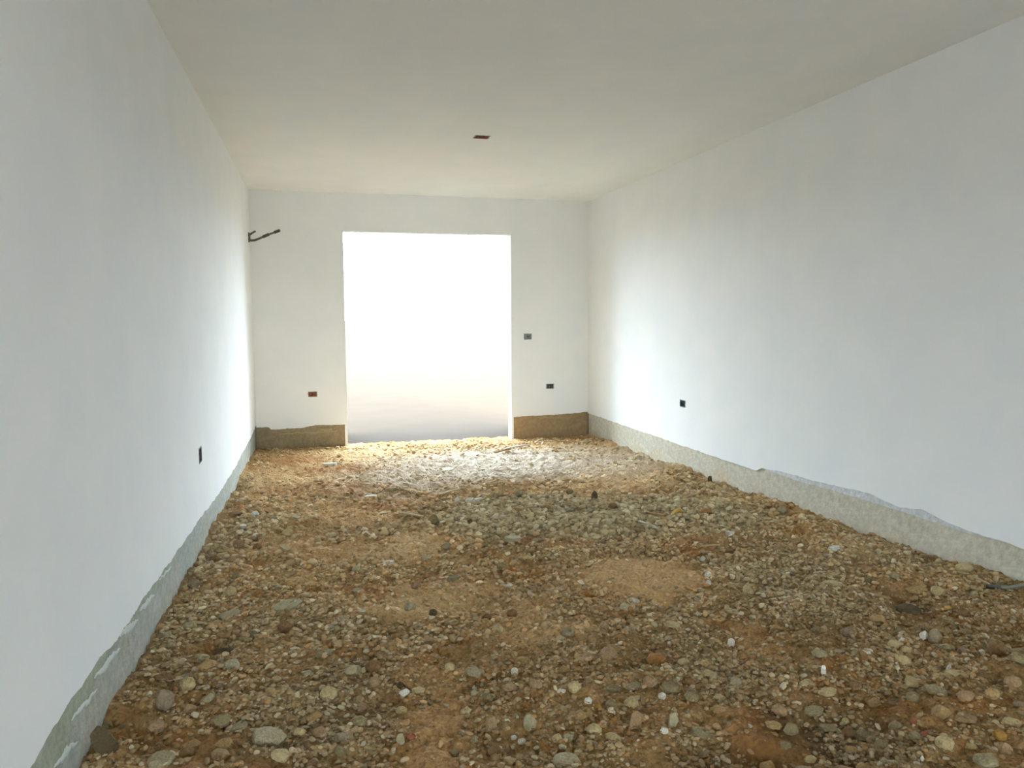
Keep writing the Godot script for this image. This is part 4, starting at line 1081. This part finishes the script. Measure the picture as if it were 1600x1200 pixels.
		["stone", "stone", "pinkish-brown angular stone on the grey rubble heap in mid-room", 1.544, -5.144, 0.064, 0.052, 0.051, -0.48, -0.12, "block", "pink"],
		["stone", "stone", "tan flat stone on the grey rubble heap in mid-room", 1.321, -5.066, 0.076, 0.025, 0.057, -0.86, -0.16, "slab", "tan"],
		["stone", "stone", "brown rounded stone on the grey rubble heap in mid-room", 1.764, -4.319, 0.057, 0.044, 0.048, -0.10, 0.11, "round", "brown"],
		["stone", "stone", "grey flat stone on the grey rubble heap in mid-room", 1.75, -4.829, 0.063, 0.021, 0.047, 0.01, 0.09, "slab", "grey"],
		["stone", "stone", "cream rounded stone on the grey rubble heap in mid-room", 1.336, -5.727, 0.069, 0.055, 0.059, -0.18, -0.04, "round", "cream"],
		["stone", "stone", "olive flat stone on the grey rubble heap in mid-room", 2.212, -5.139, 0.065, 0.022, 0.049, 0.05, 0.17, "slab", "olive"],
		["stone", "stone", "olive angular stone on the grey rubble heap in mid-room", 1.982, -4.514, 0.077, 0.062, 0.062, 0.03, -0.15, "block", "olive"],
		["stone", "stone", "grey rounded stone on the grey rubble heap in mid-room", 1.704, -5.065, 0.071, 0.056, 0.061, -0.73, 0.05, "round", "grey"],
		["stone", "stone", "brown angular stone on the grey rubble heap in mid-room", 2.017, -5.057, 0.076, 0.061, 0.06, -0.29, 0.18, "block", "brown"],
		["stone", "stone", "olive rounded stone on the grey rubble heap in mid-room", 1.904, -5.702, 0.06, 0.048, 0.051, 0.02, -0.16, "round", "olive"],
		["stone", "stone", "grey angular stone on the grey rubble heap in mid-room", 1.483, -5.654, 0.073, 0.06, 0.059, -0.69, -0.12, "block", "grey"],
		["stone", "stone", "cream flat stone on the grey rubble heap in mid-room", 0.929, -4.55, 0.057, 0.018, 0.043, -0.26, -0.14, "slab", "cream"],
		["stone", "stone", "pinkish-brown flat stone on the grey rubble heap in mid-room", 1.843, -4.168, 0.057, 0.017, 0.043, -0.29, 0.05, "slab", "pink"],
		["stone", "stone", "tan rounded stone on the grey rubble heap in mid-room", 2.948, -5.32, 0.081, 0.065, 0.069, -0.38, 0.00, "round", "tan"],
		["stone", "stone", "grey rounded stone along the left wall, halfway down the room", -0.585, -3.542, 0.052, 0.039, 0.044, 0.40, 0.07, "round", "grey"],
		["stone", "stone", "cream flat stone along the left wall, halfway down the room", -0.218, -4.68, 0.081, 0.025, 0.06, -0.62, -0.12, "slab", "cream"],
		["stone", "stone", "brown angular stone along the left wall, halfway down the room", -0.39, -4.841, 0.054, 0.043, 0.043, 0.06, -0.08, "block", "brown"],
		["stone", "stone", "olive angular stone along the left wall, halfway down the room", -0.304, -3.422, 0.047, 0.036, 0.037, -0.53, -0.09, "block", "olive"],
		["stone", "stone", "cream rounded stone along the left wall, halfway down the room", -0.448, -3.944, 0.059, 0.045, 0.05, 0.44, -0.04, "round", "cream"],
		["stone", "stone", "brown flat stone along the left wall, halfway down the room", -0.597, -5.685, 0.092, 0.032, 0.069, 0.23, -0.13, "slab", "brown"],
		["stone", "stone", "olive flat stone along the left wall, halfway down the room", -0.324, -3.621, 0.063, 0.017, 0.047, 0.44, -0.19, "slab", "olive"],
		["stone", "stone", "tan angular stone along the left wall, halfway down the room", -0.506, -4.585, 0.056, 0.045, 0.045, -0.79, -0.18, "block", "tan"],
		["stone", "stone", "brown rounded stone along the left wall, halfway down the room", -0.606, -4.623, 0.074, 0.057, 0.063, -0.68, 0.09, "round", "brown"],
		["stone", "stone", "grey angular stone along the left wall, halfway down the room", -0.329, -5.494, 0.073, 0.059, 0.058, -0.63, 0.17, "block", "grey"],
		["stone", "stone", "grey flat stone along the left wall, halfway down the room", -0.195, -3.313, 0.048, 0.013, 0.036, -0.27, 0.18, "slab", "grey"],
		["stone", "stone", "pinkish-brown angular stone along the left wall, halfway down the room", -0.503, -4.883, 0.069, 0.056, 0.055, -0.18, 0.11, "block", "pink"],
		["stone", "stone", "olive rounded stone along the left wall, halfway down the room", -0.452, -4.226, 0.055, 0.042, 0.047, -0.86, 0.15, "round", "olive"],
		["stone", "stone", "cream angular stone along the left wall, halfway down the room", -0.218, -5.013, 0.069, 0.056, 0.055, -0.40, -0.14, "block", "cream"],
		["stone", "stone", "olive rounded stone on the earth between the heap and the sandy path", 0.946, -4.008, 0.054, 0.041, 0.046, -0.20, -0.08, "round", "olive"],
		["stone", "stone", "olive flat stone on the earth between the heap and the sandy path", 0.664, -3.891, 0.072, 0.02, 0.054, -0.70, 0.13, "slab", "olive"],
		["stone", "stone", "cream rounded stone on the earth between the heap and the sandy path", 0.722, -3.141, 0.053, 0.04, 0.045, -0.38, 0.11, "round", "cream"],
		["stone", "stone", "grey rounded stone on the earth between the heap and the sandy path", 0.393, -3.558, 0.056, 0.043, 0.048, 0.24, 0.00, "round", "grey"],
		["stone", "stone", "brown angular stone on the earth between the heap and the sandy path", 0.721, -3.342, 0.054, 0.042, 0.044, -0.29, 0.17, "block", "brown"],
		["stone", "stone", "pinkish-brown rounded stone on the earth between the heap and the sandy path", 0.463, -3.893, 0.057, 0.044, 0.048, -0.18, 0.10, "round", "pink"],
		["stone", "stone", "brown rounded stone on the earth between the heap and the sandy path", 0.819, -3.27, 0.05, 0.038, 0.043, -0.14, -0.06, "round", "brown"],
		["stone", "stone", "tan angular stone on the earth between the heap and the sandy path", 0.268, -3.422, 0.049, 0.038, 0.039, -0.06, 0.00, "block", "tan"],
		["stone", "stone", "grey flat stone on the earth between the heap and the sandy path", 0.159, -3.813, 0.055, 0.015, 0.041, 0.22, -0.05, "slab", "grey"],
		["stone", "stone", "grey angular stone on the earth between the heap and the sandy path", 0.02, -3.339, 0.04, 0.031, 0.032, -0.58, 0.09, "block", "grey"],
	]:
		lay(row)

# a length of batten or slat lying on the rubble between two points
func batten(a: Vector2, b: Vector2, wide: float, thick: float, mat: Material, called: String, label: String, category: String) -> void:
	var pa := Vector3(a.x, ground(a.x, a.y), a.y)
	var pb := Vector3(b.x, ground(b.x, b.y), b.y)
	var l := pa.distance_to(pb)
	var st := begin()
	var c := minf(wide, thick) * 0.18
	var ring := []
	for e in [0.0, 0.35, 0.7, 1.0]:
		var rr := []
		var bow := thick * 0.25 * sin(PI * e)
		var slant := wide * 0.35 if e == 1.0 else 0.0
		for q in [[-0.5, -0.5], [0.5, -0.5], [0.5, 0.5], [-0.5, 0.5]]:
			for s in [0, 1]:
				var y: float = q[1] * thick
				var z: float = q[0] * wide
				if (s == 0) == (q[0] * q[1] > 0):
					z -= signf(q[0]) * c
				else:
					y -= signf(q[1]) * c
				rr.append(Vector3((e - 0.5) * l + slant * q[0], y + bow, z))
		ring.append(rr)
	for i in 3:
		for k in 8:
			quad(st, ring[i][k], ring[i][(k + 1) % 8], ring[i + 1][(k + 1) % 8], ring[i + 1][k])
	for i in [0, 3]:
		for k in range(1, 7):
			for p in [ring[i][0], ring[i][k], ring[i][k + 1]]:
				st.add_vertex(p)
	var o := put(self, called, done(st), mat)
	var dir := (pb - pa).normalized()
	var side := dir.cross(Vector3.UP).normalized()
	o.transform = Transform3D(Basis(dir, side.cross(dir), side), (pa + pb) / 2.0 + Vector3(0, thick * 0.75 + 0.022, 0))
	tag(o, label, category, "battens and slats lying on the rubble" if category == "batten" else "")

func build_debris() -> void:
	batten(Vector2(0.539, -5.435), Vector2(0.664, -5.162), 0.029, 0.013, mats["stone_wood"], "wooden_stick", "pale wooden stick lying left of the grey heap", "batten")
	batten(Vector2(0.909, -6.010), Vector2(1.102, -6.218), 0.034, 0.016, mats["stone_wood"], "wooden_stick", "pale slat pointing at the doorway, beyond the heap", "batten")
	batten(Vector2(2.033, -4.646), Vector2(2.109, -4.501), 0.022, 0.010, mats["stone_white"], "white_batten", "straight white batten on the near side of the heap", "batten")
	batten(Vector2(1.920, -4.540), Vector2(1.993, -4.452), 0.027, 0.012, mats["stone_pink"], "batten", "short pinkish batten below the white one", "batten")
	batten(Vector2(2.193, -4.860), Vector2(2.232, -4.677), 0.034, 0.016, mats["stone_tan"], "batten", "brown slat above the white batten on the heap", "batten")
	batten(Vector2(2.188, -4.100), Vector2(2.273, -4.018), 0.015, 0.007, mats["stone_wood"], "wooden_stick", "thin pale stick right of the sandy patch", "batten")
	batten(Vector2(2.779, -4.354), Vector2(2.922, -4.364), 0.019, 0.009, mats["stone_wood"], "wooden_stick", "thin pale stick near the right wall", "batten")
	batten(Vector2(1.825, -8.021), Vector2(2.017, -8.103), 0.036, 0.017, mats["stone_pink"], "batten", "short reddish slat near the doorway", "batten")
	batten(Vector2(2.001, -8.308), Vector2(2.306, -8.470), 0.038, 0.017, mats["stone_white"], "white_batten", "white plank piece nearest the doorway", "batten")
	batten(Vector2(3.133, -3.080), Vector2(3.150, -2.975), 0.012, 0.007, mats["stone_wood"], "wooden_stick", "thin pale stick running into the hose end", "batten")

# everything too small or too many to pick out: pebbles and fines, each a real stone
func build_gravel() -> void:
	var kinds := []
	for k in 6:
		kinds.append(rock("round", 20 + k, 2))
	for k in 6:
		kinds.append(rock("block", 30 + k, 2))
	for k in 4:
		kinds.append(rock("slab", 40 + k, 2))
	var where := []
	var tint := []
	for k in kinds:
		where.append([])
		tint.append([])
	var tones := []
	for h in ["c0a783", "b0a084", "a39779", "cdb48e", "b49468", "bd9c74", "9a8768", "d6c7a8", "aba288", "a5855c", "dcd3bf", "8d8069", "bf9363"]:
		tones.append(hexlin(h))
	var greys := []
	for h in ["c0b08e", "ad9f7f", "ccbd9c", "a3926f", "d8cbaa", "b9a67f", "b0a68c", "e0d6bb"]:
		greys.append(hexlin(h))
	rng.seed = 4242
	for zone in [[-9.15, -6.6, 11000, 0.014, 0.042, 2.6], [-6.6, -4.4, 20000, 0.012, 0.044, 2.3], [-4.4, -3.0, 30000, 0.009, 0.03, 2.1], [-3.0, -1.3, 56000, 0.006, 0.021, 1.9], [-3.2, -1.3, 2200, 0.018, 0.028, 1.5]]:
		for n in int(zone[2]) * GRAVEL:
			var x := rng.randf_range(XL + 0.01, XR - 0.01)
			var z := rng.randf_range(zone[0], zone[1])
			var heap := patch_sum("heap", x, z)
			var grey := patch_sum("grey", x, z)
			var sand := maxf(maxf(patch_sum("sand", x, z), patch_sum("path", x, z)), maxf(patch_sum("dust", x, z), patch_sum("clay", x, z)))
			var keep := clampf(lerpf(0.50, 0.66, smoothstep(-5.0, -3.4, z)) + noise.get_noise_2d(x * 2.2 + 60.0, z * 2.2) * 1.7, 0.1, 1.0)
			keep = maxf(keep, maxf(heap, grey))
			keep *= 1.0 - 0.96 * clampf(1.15 * sand * (1.0 + 0.5 * noise.get_noise_2d(x * 5.0, z * 5.0)), 0.0, 1.0)
			if rng.randf() > keep:
				continue
			var s: float = lerpf(zone[3], zone[4], pow(rng.randf(), zone[5])) * (1.0 + 0.2 * heap)
			var pick := rng.randf()
			var angular := 0.35 + 0.6 * heap + 0.2 * grey
			var k := rng.randi_range(0, 5)
			if pick < angular:
				k = rng.randi_range(6, 11) if rng.randf() < 0.6 - 0.25 * heap else rng.randi_range(12, 15)
			var c: Color = tones[mini(int(pow(rng.randf(), 1.25) * tones.size()), tones.size() - 1)]
			if rng.randf() < clampf(heap + grey * 0.75 + 0.15, 0.0, 0.95):
				c = greys[rng.randi_range(0, greys.size() - 1)]
			c *= lerpf(1.0, rng.randf_range(0.8, 1.05), heap)
			c = c.lerp(ground_color(x, z), rng.randf_range(0.15, 0.6)) * rng.randf_range(0.84, 1.12) * (1.0 - 0.22 * smoothstep(-4.2, -2.2, z)) * Color(1.0, 0.98, 0.91)  # pebbles darkened towards the camera, dimmer front light put into their colour
			c.a = 1.0
			var flat := rng.randf_range(0.45, 0.8)
			var b := Basis.from_euler(Vector3(rng.randfn() * 0.3, rng.randf() * TAU, rng.randfn() * 0.3)) * Basis.from_scale(Vector3(s * rng.randf_range(0.9, 1.45), s * flat, s * rng.randf_range(0.75, 1.0)))
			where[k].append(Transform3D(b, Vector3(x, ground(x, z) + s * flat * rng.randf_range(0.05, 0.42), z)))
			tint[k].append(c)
	var o := group_node("gravel", "stuff")
	tag(o, "loose brown and grey gravel spread over the earth floor of the room", "gravel")
	for k in kinds.size():
		var mm := MultiMesh.new()
		mm.transform_format = MultiMesh.TRANSFORM_3D
		mm.use_colors = true
		mm.mesh = kinds[k]
		mm.instance_count = where[k].size()
		for n in where[k].size():
			mm.set_instance_transform(n, where[k][n])
			mm.set_instance_color(n, tint[k][n])
		var mi := MultiMeshInstance3D.new()
		mi.name = "pebbles"
		mi.multimesh = mm
		mi.material_override = mats["gravel"]
		mi.set_meta("kind", "stuff")
		o.add_child(mi, true)

const GRAVEL := 1.3
